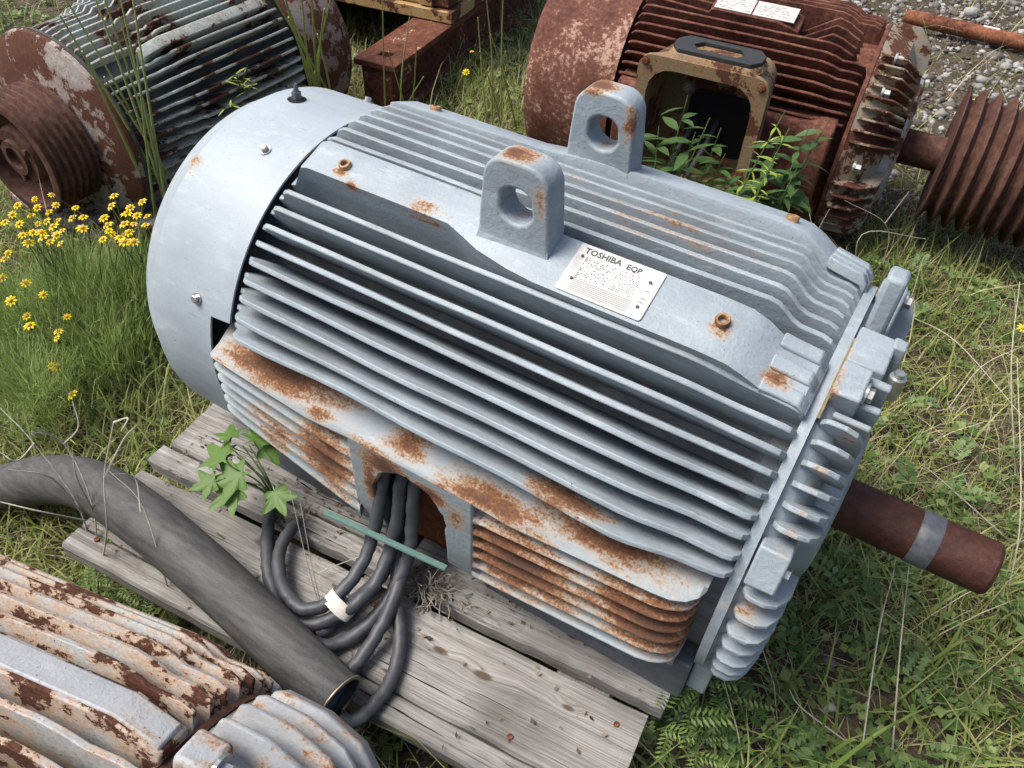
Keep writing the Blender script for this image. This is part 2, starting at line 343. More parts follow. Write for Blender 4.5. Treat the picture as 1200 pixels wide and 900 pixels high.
for a in (-28, -36, -44, -52, 208, 216, 224, 232):
    mp(fin_mb(a, [(x, min(r, .283, .225/abs(math.sin(R_(a))))) for x, r in side], .24, .018, .010, AX, .001, int(a)), 'cooling_fin', M['fin'], 26)
# flat pads that carry lugs and nameplate
def pad(sgn):
    st = [(.006, (-.086, .306), (-.136, .290)), (.016, (-.086, .309), (-.137, .293)), (.026, (-.084, .330), (-.138, .312)), (.036, (-.083, .351), (-.139, .331)), (.05, (-.082, .356), (-.139, .335)),
          (.31, (-.083, .357), (-.141, .336)), (.34, (-.085, .357), (-.152, .334)), (.375, (-.089, .358), (-.166, .332)), (.43, (-.097, .358), (-.177, .330)), (.47, (-.100, .358), (-.181, .329)), (.70, (-.101, .357), (-.182, .327)),
          (.735, (-.100, .354), (-.181, .324)), (.757, (-.098, .345), (-.178, .315)), (.778, (-.096, .331), (-.174, .303)), (.786, (-.095, .3265), (-.172, .2985)), (.83, (-.093, .320), (-.169, .2925)), (.839, (-.092, .308), (-.166, .283))]
    secs = []
    for x, u, l in st:
        un = Vector((0, u[0], u[1])); ln = Vector((0, l[0], l[1])); k = .27/un.length; k2 = .27/ln.length
        q = [ln*k2, ln*.985+Vector((0, 0, 0)), ln, ln+(un-ln)*.05, un+(ln-un)*.05, un, un*.985, un*k]
        q[1] = ln-(ln.normalized())*.006; q[2] = ln-(ln.normalized())*.001+(un-ln)*.01; q[6] = un-un.normalized()*.006; q[5] = un-un.normalized()*.001+(ln-un)*.01
        s_ = [(x, v.y*sgn, AX+v.z) for v in q]; secs.append(s_ if sgn > 0 else s_[::-1])
    o = mp(MB().loft(secs), 'lug_pad', M['pad'], 32)
    for k in (.10, .5, .90):
        c0 = [Vector((x, (-.093-.002*i)*1.0, .3)) for i, x in enumerate((.787, .835))]
        m = MB(); secs = []
        for x, u, l in ((.779, (-.096, .334), (-.174, .305)), (.792, (-.095, .331), (-.172, .303)), (.828, (-.093, .325), (-.169, .297)), (.837, (-.092, .312), (-.167, .286))):
            un, ln = Vector((0, u[0], u[1])), Vector((0, l[0], l[1])); d = (ln-un).normalized(); c = un+(ln-un)*k; nr = Vector((0, -d.z, d.y))*(-1 if d.y > 0 else 1)
            up_ = c; dn = c-c.normalized()*.016; q = [dn-d*.0125, up_-d*.0095, up_+d*.0095, dn+d*.0125]
            s_ = [(x, v.y*sgn, AX+v.z) for v in q]; secs.append(s_ if sgn > 0 else s_[::-1])
        mp(m.loft(secs), 'pad_rib', M['pad'], 40, .002)
    return o
pad(1); pad(-1)
def lug(y0, y1):
    xl, xr, zb, zt, rr = .3625, .4715, AX+.325, AX+.463, .032
    ol = []
    for cx, a0 in ((xr-.006-rr, 0), (xl+.006+rr, 90)):
        for k in range(9):
            a = R_(a0+90*k/8); ol.append((cx+rr*math.cos(a), zt-rr+rr*math.sin(a)))
    ol = [(xr, zb+.02), (xr-.002, zb+.06)]+ol+[(xl+.002, zb+.06), (xl, zb+.02), (xl-.004, zb), (xl+.04, zb), (xr-.04, zb), (xr+.004, zb)]
    hx, hz, hr = .4195, AX+.402, .0262; n = len(ol)
    # hole ring matched by angle to the outline
    ring = []
    for x, z in ol:
        a = math.atan2(z-hz, x-hx); ring.append((hx+hr*math.cos(a), hz+hr*math.sin(a)))
    m = MB(); V = []
    for y in (y0, y1): V += [(x, y, z) for x, z in ol]+[(x, y, z) for x, z in ring]
    F_ = []
    for i in range(n):
        j = (i+1) % n
        F_ += [(i, j, n+j, n+i), (2*n+j, 2*n+i, 3*n+i, 3*n+j), (j, i, 2*n+i, 2*n+j), (n+i, n+j, 3*n+j, 3*n+i)]
    m.add(V, F_); o = mp(m, 'lifting_lug', M['lug'], 35, .0045, bseg=3)
    MB().loft([[(xl-.004, y0-.006, zb-.002), (xr+.004, y0-.006, zb-.002), (xr+.004, y1+.004, zb-.002), (xl-.004, y1+.004, zb-.002)], [(xl+.001, y0+.001, zb+.026), (xr-.001, y0+.001, zb+.026), (xr-.001, y1-.001, zb+.026), (xl+.001, y1-.001, zb+.026)]]).build('weld_fillet', M['lug'], o, 60)
lug(-.1436, -.0985); lug(.0985, .1436)
# threaded eyelets on the pads
for sgn in (-1, 1):
    for x, u, l in ((.106, (-.082, .356), (-.139, .335)), (.710, (-.101, .357), (-.182, .327))):
        u3, l3 = Vector((x, u[0], AX+u[1])), Vector((x, l[0], AX+l[1])); d = (l3-u3).normalized(); nr = Vector((1, 0, 0)).cross(d).normalized(); nr = -nr if nr.z < 0 else nr
        c = u3+(l3-u3)*(.56 if x < .2 else .42); q = Vector((1, 0, 0)); m = MB(); secs = []
        for rr, hh in ((.0095, -.003), (.0095, .005), (.0088, .007), (.006, .0072), (.0052, .006), (.005, -.002)):
            secs.append([c+nr*hh+(q*math.cos(2*math.pi*k/20)+d*math.sin(2*math.pi*k/20))*rr for k in range(20)])
        if sgn > 0: secs = [[Vector((v.x, -v.y, v.z)) for v in s_] for s_ in secs]
        mp(m.loft(secs), 'threaded_eyelet', M['brass'], 40)
# nameplate
u3, l3 = Vector((.5, -.1005, AX+.3575)), Vector((.5, -.1815, AX+.3285)); dn_ = (l3-u3).normalized(); nr = Vector((1, 0, 0)).cross(dn_).normalized(); nr = -nr if nr.z < 0 else nr
NX0, NX1 = .5015, .6215; NW = .0775; O = Vector((NX0, u3.y, u3.z))+dn_*.003
def np_(x, d, h=.0): return O+Vector((x, 0, 0))+dn_*d+nr*h
rc = []
for cx, cy, a0 in ((NX1-NX0-.004, .004, -90), (NX1-NX0-.004, NW-.004, 0), (.004, NW-.004, 90), (.004, .004, 180)):
    for k in range(5): a = R_(a0+22.5*k); rc.append((cx+.004*math.cos(a), cy+.004*math.sin(a)))
nplate = mp(MB().loft([[np_(x, d, .0004) for x, d in rc], [np_(x, d, .0020) for x, d in rc]]), 'nameplate', M['plate'])
text_mb('TOSHIBA', .0125, np_(.009, .0135, .0023), (1.02, 0, 0), -dn_).build('lettering', M['ink'], nplate)
text_mb('EQP', .0115, np_(.069, .0145, .0023), (1, 0, 0), -dn_).build('lettering', M['ink'], nplate)
m = MB(); rn = random.Random(4)
def pr_(x0, x1, d0, d1): m.add([np_(x0, d0, .0023), np_(x1, d0, .0023), np_(x1, d1, .0023), np_(x0, d1, .0023)], [(0, 1, 2, 3)])
for r in range(14):
    d = .0185+r*.0026; x = .0165
    while x < .056:
        l = rn.uniform(.0008, .003)
        if rn.random() < .6: pr_(x, min(x+l, .058), d, d+.0015)
        x += l+rn.uniform(.001, .005)
for r in range(12):
    d = .019+r*.0028; x = .063
    while x < .096:
        l = rn.uniform(.0006, .002)
        if rn.random() < .6: pr_(x, min(x+l, .098), d, d+.0014)
        x += l+rn.uniform(.0008, .003)
for r in range(7): pr_(.016, .098, .0555+r*.0027, .0562+r*.0027)
for k in range(6): pr_(.0035+k*.0017, .0037+k*.0017, .02, .045)
pr_(.0595, .0598, .018, .056); pr_(.016, .016+.0003, .018, .056)
for d in (.022, .034, .046, .052): pr_(.106, .112, d, d+.0012)
m.build('small_print', plain('fine_nameplate_print', (.12, .12, .125), .6), nplate)
for x, d in ((.010, .0195), (.0135, .056), (.107, .021), (.1085, .060)): bolt_mb(np_(x, d, .0018), nr, .0024, .0016, 0).build('rivet', M['ink'], nplate)
# ---- side boxes: ledge, finned skirts, cable panel
YO = -.345
def lerp(a, b, k): return a+(b-a)*k
def skirt(sgn):
    S = lambda x, y, z: (x, y*(-sgn if sgn < 0 else 1), AX+z)
    S = (lambda x, y, z: (x, y, AX+z)) if sgn > 0 else (lambda x, y, z: (x, -y, AX+z))
    st = [(-.028, -.318, .074, -.338, .067), (-.018, -.318, .077, -.344, .068), (.08, -.328, .071, YO, .056), (.18, -.338, .063, YO, .045), (.262, -.343, .058, YO-.001, .054), (.490, -.343, .058, YO-.001, .054),
          (.55, -.338, .064, YO, .049), (.65, -.327, .073, YO, .060), (.76, -.316, .082, YO, .071), (.785, -.314, .084, -.343, .073), (.803, -.312, .086, -.336, .075), (.815, -.311, .087, -.324, .078), (.82, -.311, .088, -.312, .0805)]
    secs = []
    for x, cy, cz, ly, lz in st:
        q = [S(x, -.24, .095), S(x, -.285, .094), S(x, cy+.004, cz+.002), S(x, cy, cz), S(x, ly, lz), S(x, ly+.002, lz-.006), S(x, -.30, lz-.012), S(x, -.24, .06)]
        secs.append(q if sgn < 0 else q[::-1])
    mp(MB().loft(secs), 'side_ledge', M['ledge'], 28)
    # body behind
    pb = [(-.30, .05), (-.24, .09), (-.2, .0), (-.2, -.19), (-.27, -.19), (-.30, -.15)]
    q = lambda x: [S(x, y, z) for y, z in (pb if sgn > 0 else pb[::-1])]
    mp(MB().loft([q(-.023), q(.275)]), 'skirt_wall', M['skirt']); mp(MB().loft([q(.474), q(.812)]), 'skirt_wall', M['skirt'])
    # finned skirts
    for side_, n in (('l', 6), ('r', 7)):
        for k in range(1, n):
            f = k/(n-1); secs = []
            if side_ == 'l': xs = [-.026, -.02, -.01, .03, .07, .12, .17, .21, .245, .264]; za, zb = lerp(.068, -.055, f), lerp(.036, -.138, f)
            else: xs = [.488, .50, .525, .56, .62, .68, .73, .765, .785, .80, .81, .816]; za, zb = lerp(.040, -.132, f), lerp(.078, -.092, f)
            for i, x in enumerate(xs):
                kx = (x-xs[0])/(xs[-1]-xs[0]); z = lerp(za, zb, kx)
                yo = YO
                if side_ == 'r' and x > .76: c = min(1, (x-.76)/.056); yo = -.312-.033*math.sqrt(max(0, 1-c*c))
                if side_ == 'l' and x < .0: c = (0-x)/.026; yo = -.337-.008*math.sqrt(max(0, 1-c*c*.98))
                b = .0065
                q_ = [S(x, yo+.040, z+b), S(x, yo+.006, z+.0035), S(x, yo+.001, z+.002), S(x, yo, z), S(x, yo+.002, z-.003), S(x, yo+.040, z-b)]
                if i in ((0,) if side_ == 'r' else (len(xs)-1,)): q_ = [S(x, -.3425, z+.0155*(1)), S(x, -.343, z+.010), S(x, -.3435, z+.004), S(x, -.3435, z), S(x, -.343, z-.008), S(x, -.3425, z-.0155)]
                secs.append(q_ if sgn < 0 else q_[::-1])
            mp(MB().loft(secs), 'skirt_fin', M['skirt'], 40)
    # centre panel with the cable arch
    x0, x1, zt, zb = .262, .490, .052, -.165; n = 22; inner = []; outer = []
    cx, hw, ct = .3735, .068, -.048
    for i in range(n+1):
        a = math.pi*(1-i/n); jj = 1+.025*math.sin(3.1*i)+.02*math.sin(1.3*i+1); ix, iz = cx+hw*math.cos(a)*jj, ct+.076*math.sin(a)*jj; inner.append((ix, iz))
        ox = max(x0, min(x1, cx+.2*math.cos(a))); oz = min(zt, ct+.16*math.sin(a)); outer.append((ox, oz))
    inner = [(cx-hw+.012, zb)]+[(cx-hw, -.10)]+inner+[(cx+hw, -.10), (cx+hw-.012, zb)]; outer = [(x0+.012, zb), (x0, -.10)]+outer+[(x1, -.10), (x1-.008, zb)]
    k = len(inner); V = []; F_ = []
    for yy in (YO, YO+.032): V += [S(x, yy+(.0 if z > -.11 else (-.11-z)*.30), z) for x, z in outer]+[S(x, yy+(.0 if z > -.11 else (-.11-z)*.30), z) for x, z in inner]
    for i in range(k-1):
        fs = [(i, i+1, k+i+1, k+i), (2*k+i+1, 2*k+i, 3*k+i, 3*k+i+1), (i+1, i, 2*k+i, 2*k+i+1), (k+i, k+i+1, 3*k+i+1, 3*k+i)]
        F_ += [f if sgn > 0 else f[::-1] for f in fs]
    F_ += [(0, k, 3*k, 2*k), (2*k-1, k-1, 3*k-1, 4*k-1)]
    mp(MB().add(V, F_), 'cable_panel', M['panel'], 30, .004)
    # pocket behind the arch: back, roof, two cheeks
    m = MB()
    y_in = -.275 if sgn > 0 else .275
    ya, yb = sorted(((YO+.03)*(1 if sgn > 0 else -1), y_in))
    m.box(.272, .282, ya, yb, AX-.168, AX+.04); m.box(.462, .472, ya, yb, AX-.168, AX+.04); m.box(.27, .474, ya, yb, AX+.041, AX+.05)
    y2 = y_in+(.002 if sgn > 0 else -.002); m.box(.268, .476, min(y2, y2+.01*sgn), max(y2, y2+.01*sgn), AX-.235, AX+.05)
    mp(m, 'cable_pocket', M['cavity'])
    # feet
    fy = lambda a, b: sorted((a*(1 if sgn > 0 else -1), b*(1 if sgn > 0 else -1)))
    for xa, xb in ((.0, .265), (.480, .838)):
        a_, b_ = fy(-.291, -.19); mp(MB().box(xa, xb, a_, b_, PT+.001, AX-.145), 'foot', M['foot'], bevel=.004)
skirt(1); skirt(-1)
a_ = [(-.20, .03), (-.2, -.20), (-.13, -.235), (.13, -.235), (.2, -.20), (.2, .03)]
mp(MB().loft([[(x, y, AX+z) for y, z in a_] for x in (.0, .838)]), 'frame_underside', M['foot'])
for s_ in (-1, 1):
    mp(MB().box(.839, .868, min(s_*.275, s_*.215), max(s_*.275, s_*.215), PT+.022, AX-.085), 'bracket_foot', M['bracket'], bevel=.003)
# ---- fan cowl
m = MB(); angs = sorted(set([round(a, 3) for a in np.linspace(-180, 180, 121)[:-1]]+[21.0, 21.6, 158.4, 159.0]))
def cow(a, x, r): 
    y, z = -r*math.cos(R_(a)), r*math.sin(R_(a)); return (x, y, AX+max(z, -.247))
rows = []
for a in angs:
    xr_ = 0.0 if 21.3 < a < 158.7 else -.0415
    rows.append([cow(a, xr_, .3265), cow(a, xr_, .330), cow(a, -.03 if xr_ == 0 else -.055, .330), cow(a, -.1, .3305), cow(a, -.176, .330), cow(a, -.180, .3288), cow(a, -.1835, .3255), cow(a, -.226, .304), cow(a, -.240, .290), cow(a, -.240, .06), cow(a, -.232, .06), cow(a, -.232, .28), cow(a, -.18, .320), cow(a, -.1, .3262)])
k = len(rows[0]); n = len(rows); V = [p for r in rows for p in r]; F_ = []
for i in range(n):
    i2 = (i+1) % n
    for j in range(k): F_.append((i*k+j, i*k+(j+1) % k, i2*k+(j+1) % k, i2*k+j))
cowl = mp(m.add(V, F_), 'fan_cowl', M['shroud'], 33)
for a, x in ((70.8, -.07), (24.2, -.073), (118.2, -.08), (155.8, -.073)): bolt_mb(Vector((x, 0, AX))+er(a)*.3305, er(a), .0066, .009).build('cowl_bolt', M['steel'], cowl)
# grease point on a flat black disc, the dark of its hole put into the colour
m = MB(); c = Vector((-.129, 0, AX))+er(95.4)*.3312; e = er(95.4); t_ = et(95.4)
m.loft([[c+(Vector((1, 0, 0))*math.cos(2*math.pi*k/24)+t_*math.sin(2*math.pi*k/24))*q_ for k in range(24)] for q_ in (.0165, .0001)], True, False)
M['black'] = plain('painted_hole_dark', (.006, .006, .007), .9)
m.build('hole_dark_disc', M['black'], cowl)
m = MB()
def ringp(c, e, u, v, rr, hh, n): return [c+e*hh+(u*math.cos(2*math.pi*k/n)+v*math.sin(2*math.pi*k/n))*rr for k in range(n)]
ux = Vector((1, 0, 0))
m.loft([ringp(c, e, ux, t_, .0085, -.002, 6), ringp(c, e, ux, t_, .0085, .013, 6)]); m.loft([ringp(c, e, ux, t_, .005, .013, 12), ringp(c, e, ux, t_, .0042, .018, 12), ringp(c, e, ux, t_, .0046, .020, 12), ringp(c, e, ux, t_, .0024, .026, 12)])
m.build('grease_nipple', M['tape'], cowl, 35)
# ---- drive-end bracket
br = mp(MB().lathe([(.8515, .12), (.8515, .302), (.862, .297), (.878, .283), (.889, .252), (.896, .20), (.900, .135), (.922, .128), (.926, .112), (.926, .045), (.89, .045)], 96, AX), 'end_bracket', M['bracket'], 35)
mp(MB().lathe([(.8512, .3148), (.8512, .3165), (.8545, .3165), (.8545, .300)], 20, AX, 61, 84), 'joint_gasket', plain('olive_gasket', (.16, .13, .055), .7, .4, 80))
def bfin(a, x0, x1, r, t=.0075, r0=.24):
    pr = [(x0, r-.014), (x0+.006, r-.003), (x0+.012, r), (x0+(x1-x0)*.55, r-.001), (x0+(x1-x0)*.8, r-.010), (x1-.004, r-.024), (x1, r-.042)]
    return fin_mb(a, pr, r0, t*1.5, t, AX, 0, 1)
for a in (61, 56, 51, 46, 41, 36, 18, 11.5, 5, -1.5, -9, -16, -24, -32, 122, 127, 132, 137, 142, 147, 163, 169, 175, 182, 189, 197, 205):
    mp(bfin(a, .857, .912, .322 if a > 0 and a < 180 else .318), 'bracket_fin', M['bracket'], 26)
def block(a, wt, x0, x1, r0, r1, name, mm='bracket', bev=.003):
    e, t = er(a), et(a); q = lambda x, r, s_: Vector((x, 0, AX))+e*r+t*s_*wt/2
    return mp(MB().loft([[q(x0, r0, -1), q(x0, r1, -1), q(x0, r1, 1), q(x0, r0, 1)], [q(x1, r0, -1), q(x1, r1-.002, -.97), q(x1, r1-.002, .97), q(x1, r0, 1)]]), name, M[mm], 40, bev)
block(71, .050, .853, .888, .25, .330, 'bracket_ear'); block(82, .065, .8535, .900, .22, .321, 'bracket_ear'); block(27, .056, .854, .892, .25, .332, 'bracket_ear')
block(114, .055, .853, .888, .25, .330, 'bracket_ear'); block(153, .056, .854, .892, .25, .335, 'bracket_ear'); block(-44, .06, .854, .89, .22, .318, 'bracket_ear'); block(224, .06, .854, .89, .22, .318, 'bracket_ear')
block(96, .042, .856, .8815, .25, .380, 'bracket_lug', bev=.006)
block(86, .02, .895, .912, .25, .325, 'bracket_ear'); block(75, .012, .880, .914, .24, .312, 'bracket_rib'); block(69, .010, .880, .914, .24, .306, 'bracket_rib'); block(64.5, .009, .866, .912, .24, .302, 'bracket_rib')
for a in (71, 27, -44, 153, 114):
    c = Vector((.889, 0, AX))+er(a)*.312; bolt_mb(c, (1, 0, 0), .0095, .010).build('bracket_bolt', M['steel'], br)
c = Vector((.915, 0, AX))+er(78)*.30
MB().loft([ringp(c, er(88), ux, et(88), .010, -.02, 16), ringp(c, er(88), ux, et(88), .010, .012, 16), ringp(c, er(88), ux, et(88), .006, .013, 16), ringp(c, er(88), ux, et(88), .006, .019, 16)]).build('drain_plug', M['steel'], br, 35)
shaft = mp(MB().lathe([(.88, .0001), (.88, .0403), (1.141, .0403), (1.146, .0372), (1.1462, .0001)], 48, AX), 'shaft', M['shaft'], 30)
m = MB().lathe([(1.036, .0405), (1.0375, .0415), (1.048, .0418), (1.0655, .0416), (1.067, .0405)], 48, AX)
m.build('tape_band', M['tape'], shaft, 40)
# ---- lead cables
def cab(pts, r=.0112, name='lead_cable', end=True):
    P = [at(u, v, z) for u, v, z in pts]; rj = random.Random(pts[0][0])
    C = [c_+Vector((rj.gauss(0, .0007), rj.gauss(0, .0007), 0)) for c_ in catmull(P, 7)]
    return mp(MB().tube(C, [r*rj.uniform(.96, 1.04) for _ in C], 12), name, M['cable'], 50)
c1 = cab([(468, 500, .02), (452, 548, -.01), (446, 580, -.07), (436, 630, -.145), (420, 668, -.175), (396, 697, -.19), (376, 711, -.205), (355, 714, -.21), (338, 700, -.215), (328, 676, -.22), (327, 648, -.222), (337, 626, -.225), (350, 611, -.228)])
c2 = cab([(490, 505, .02), (472, 552, -.01), (467, 598, -.09), (456, 645, -.16), (440, 683, -.185), (420, 705, -.19), (400, 719, -.21), (376, 730, -.225), (352, 731, -.232), (333, 716, -.235), (318, 686, -.236), (313, 655, -.236), (314, 620, -.237), (320, 585, -.237)])
c3 = cab([(505, 515, .02), (487, 560, -.02), (483, 612, -.11), (478, 652, -.17), (461, 692, -.205), (439, 724, -.225), (412, 747, -.236), (386, 757, -.237), (366, 752, -.237), (350, 742, -.237)])
c4 = cab([(497, 520, .0), (482, 580, -.09), (476, 640, -.175), (466, 690, -.20), (448, 731, -.215), (428, 765, -.228), (408, 790, -.236), (392, 815, -.24), (375, 840, -.24)])
c5 = cab([(478, 530, -.01), (470, 590, -.11), (466, 650, -.18), (465, 705, -.215), (469, 738, -.23), (465, 777, -.237), (450, 811, -.238), (431, 834, -.238), (412, 846, -.236), (396, 838, -.23)])
c6 = cab([(462, 520, .0), (456, 570, -.09), (460, 625, -.17), (455, 662, -.22), (432, 690, -.237), (405, 712, -.238), (385, 735, -.238), (372, 742, -.238)])
m = MB(); P = [at(u, v, z) for u, v, z in ((402, 690, -.182), (395, 699, -.19), (388, 705, -.197))]; P2 = [at(u, v, z) for u, v, z in ((410, 712, -.20), (402, 719, -.208), (395, 723, -.212))]
T_ = (P[2]-P[0]).normalized(); D_ = P2[1]-P[1]; hl = D_.length/2; D_ = (D_-T_*D_.dot(T_)).normalized(); N_ = T_.cross(D_); C_ = (P[1]+P2[1])/2
secs = [[C_+T_*q_+D_*(hl+.0125)*math.cos(2*math.pi*k/24)+N_*.0135*math.sin(2*math.pi*k/24) for k in range(24)] for q_ in (-.012, -.004, .004, .012)]
m.loft(secs, True, False).build('cloth_tape', M['wtape'], c1, 60)
# ------------------------------------------------------------------ things lying on the skid
hp = [(-70, 583, -.35), (0, 572, -.34), (56, 562, -.285), (112, 571, -.226), (169, 609, -.198), (225, 656, -.196), (286, 712, -.200), (347, 772, -.2035), (396, 818, -.2085)]
H = catmull([at(*q) for q in hp], 8); n = len(H)
rr = [.0475-.0065*max(0, i/n-.45)/.55-.007*max(0, .2-i/n)/.2 for i in range(n)]
secs = MB().tube(H, rr, 28, False); kk = 28
d = (H[-1]-H[-2]).normalized(); last = secs.v[-kk:]; cc = H[-1]
for f_, off in ((1.03, .001), (1.02, .004), (.86, .004), (.84, -.06)):
    base = len(secs.v); secs.add([cc+(Vector(v)-cc)*f_+d*off for v in last], [])
    secs.f += [(base-kk+i, base-kk+(i+1) % kk, base+(i+1) % kk, base+i) for i in range(kk)]
hose = secs.build('rubber_hose', M['hose'], None, 50)
tag(hose, 'thick black rubber hose lying across the left end of the wooden planks', 'hose')
MB().loft([[cc+(Vector(v)-cc)*q_+d*o_ for v in last] for q_, o_ in ((1.01, .0015), (1.035, .0055), (.90, .0058), (.885, .0))], True, False).build('end_ring', plain('dull_brass_ring', (.34, .30, .22), .4, .3, 60, .6), hose, 40)
a_, b_ = at(380, 600, -.112), at(523, 666, -.128); ex = (b_-a_); L_ = ex.length; ex.normalize(); ey = Vector((-.35, -1, .35)); ey = (ey-ex*ey.dot(ex)).normalized(); ez = ex.cross(ey)
strip = MB().loft([[a_+ex*s_*L_+ey*p_*.0055+ez*q_*.0025 for p_, q_ in ((-1, -1), (1, -1), (1, 1), (-1, 1))] for s_ in (0, .25, .5, .75, 1)]).build('plastic_strip', M['glass'], None, None, .001)
tag(strip, 'thin dark green strip lying across the black lead cables at the opening', 'strip')
def tuft(c, n, sp, ln, name, label):
    m = MB(); rn = random.Random(n)
    for i in range(n):
        p = Vector(c)+Vector((rn.gauss(0, sp), rn.gauss(0, sp*.6), abs(rn.gauss(0, .006)))); q = Vector((rn.gauss(0, 1), rn.gauss(0, 1), rn.gauss(.1, .35))).normalized(); P = [p]
        for k in range(5): q = (q+Vector((rn.gauss(0, .5), rn.gauss(0, .5), rn.gauss(-.1, .3)))).normalized(); p = p+q*ln/5*rn.uniform(.6, 1.3); p.z = max(p.z, PT+.003); P.append(p.copy())
        m.tube(P, .0011, 3, False)
    return tag(m.build(name, plain(name+'_fibre', (.20, .18, .15), .95, .3, 80)), label, 'rope')
tuft(at(505, 690, -.245), 90, .022, .05, 'frayed_rope', 'clump of frayed grey rope fibre on the planks below the cable opening')
tuft(at(352, 606, -.235), 26, .006, .03, 'frayed_rope', 'small frayed grey tuft at the cut end of a looped lead cable')

# ------------------------------------------------------------------ the three old motors around it
M['redrust'] = rusty('deep_red_rust', dark=(.032, .010, .007), mid=(.100, .036, .024), light=(.20, .090, .058))
M['redcowl'] = rusty('mottled_red_rust_cowl', dark=(.050, .019, .013), mid=(.120, .048, .032), light=(.21, .11, .078), extra=(.34, .225, .17), amt=.42)
M['redbracket'] = flaking('olive_and_rust_bracket', (.20, .215, .19), .62, (.25, .13, .05), (.06, .025, .014))
M['boxpaint'] = flaking('ochre_rust_box', (.19, .145, .085), .36, (.20, .095, .038), (.06, .028, .015), .8)
M['pulley'] = rusty('rust_brown_pulley', dark=(.030, .013, .009), mid=(.075, .034, .024), light=(.145, .078, .056), sc=.7)
M['gasket'] = plain('black_gasket', (.022, .023, .025), .7, .2, 50)
M['leftfin'] = flaking('grey_green_fin_paint', (.34, .37, .345), .22, (.20, .14, .09), (.05, .024, .016), .7)
M['leftbody'] = flaking('peeling_brown_bracket', (.30, .29, .27), .66, (.16, .08, .05), (.060, .022, .014), .6)
M['leftcowl'] = flaking('peeling_brown_cowl', (.24, .21, .19), .78, (.15, .07, .045), (.060, .020, .013), .9)
M['fgfin'] = flaking('flaking_white_grey_paint', (.32, .325, .32), .36, (.33, .160, .045), (.030, .011, .007), 1.7, (.6, 1, 1))
M['fgpad'] = paint('chalky_grey_paint', (.30, .31, .32), spots=[(.62, .1, .5, .1, .2, .3, .35)], thr=(.52, .62), general=.0)
M['fgbracket'] = paint('chalky_grey_bracket_paint', (.285, .30, .315), thr=(.55, .63), general=.035)
def oldmotor(name, label, loc, yaw, R, Rf, L, D, xb, fins, mf, mb_, mc, pads=(), padm=None, t1=.009, dip=.03, bdepth=.10, bfins=(), bR=.93, bm=None, footm=None, rootm=None, prof=None, bfh=.012):
    o = thing(name, label, 'motor', loc, yaw)
    B = lambda m, n, mat, sm=40, bv=0, par=None: m.build(n, mat, par or o, sm, bv)
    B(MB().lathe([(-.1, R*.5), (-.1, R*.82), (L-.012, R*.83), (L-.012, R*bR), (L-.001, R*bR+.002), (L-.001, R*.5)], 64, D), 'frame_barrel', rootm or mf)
    prof = prof or [(.006, R*.97), (.02, Rf-.004), (.04, Rf), (L-.13, Rf), (L-.10, Rf-dip*.4), (L-.08, Rf-dip), (L-.04, Rf-dip), (L-.022, Rf-dip-.006), (L-.013, R*.84)]
    for i, a in enumerate(fins):
        pf = prof
        if isinstance(a, tuple): a, xa, xe = a; pf = [(x, r) for x, r in prof if xa <= x <= xe]; pf = [(xa, R*.83)]+pf+[(xe, pf[-1][1]-.01), (xe+.008, R*.83)]
        m = fin_mb(a, densify(pf), R*.80, t1*1.25, t1, D, .0008, i)
        B(m, 'cooling_fin', mf, 28)
    # cowl
    B(MB().lathe([(0, R-.004), (0, R), (xb*.8, R), (xb*.9, R*.985), (xb*.97, R*.95), (xb, R*.90), (xb, .08), (xb+.008, .08), (xb+.008, R*.88), (xb*.8, R-.005)], 72, D), 'fan_cowl', mc)
    for a, wd, xa, xe, hh in pads:
        e, t = er(a), et(a); q = lambda x, r, s_: Vector((x, 0, D))+e*r+t*s_*wd/2
        B(MB().loft([[q(x, R*.8, -1), q(x, r, -1), q(x, r+.001, -.6), q(x, r+.001, .6), q(x, r, 1), q(x, R*.8, 1)] for x, r in ((xa, R*.95), (xa+.012, hh-.003), (xa+.02, hh), (xe-.06, hh), (xe-.02, hh-.012), (xe, hh-.02))]), 'flat_pad', mf, 30, .002)
        if padm: B(MB().loft([[q(x, r-.004, -.8), q(x, r+.0035, -.78), q(x, r+.0035, .78), q(x, r-.004, .8)] for x, r in ((xa+.02, hh), (xe-.06, hh), (xe-.02, hh-.011), (xe-.004, hh-.016))]), 'pad_face', padm, 30, .002)
    bm = bm or mb_
    br = B(MB().lathe([(L, .1), (L, R*bR), (L+.012, R*bR-.004), (L+bdepth*.55, R*bR*.90), (L+bdepth*.8, R*bR*.72), (L+bdepth*.9, R*.42), (L+bdepth, R*.40), (L+bdepth+.012, R*.34), (L+bdepth+.012, .03)], 64, D), 'end_bracket', mb_, 35)
    for a in bfins:
        r = R*bR+bfh
        B(fin_mb(a, [(L+.006, r-.012), (L+.012, r), (L+bdepth*.6, r-.003), (L+bdepth*.95, r*.86), (L+bdepth, r*.72)], R*.6, .010, .0065, D, 0, 1), 'bracket_fin', bm, 40)
    pf = [(-R*.8, 0), (-R*.8, .022), (-R*.62, .03), (-R*.58, D*.5), (R*.58, D*.5), (R*.62, .03), (R*.8, .022), (R*.8, 0)]
    for xa, xe in ((.03, .20), (L-.20, L-.03)): B(MB().loft([[(x, y, z) for y, z in pf] for x in (xa, xe)]), 'foot', footm or mb_, 40)
    return o, B, br

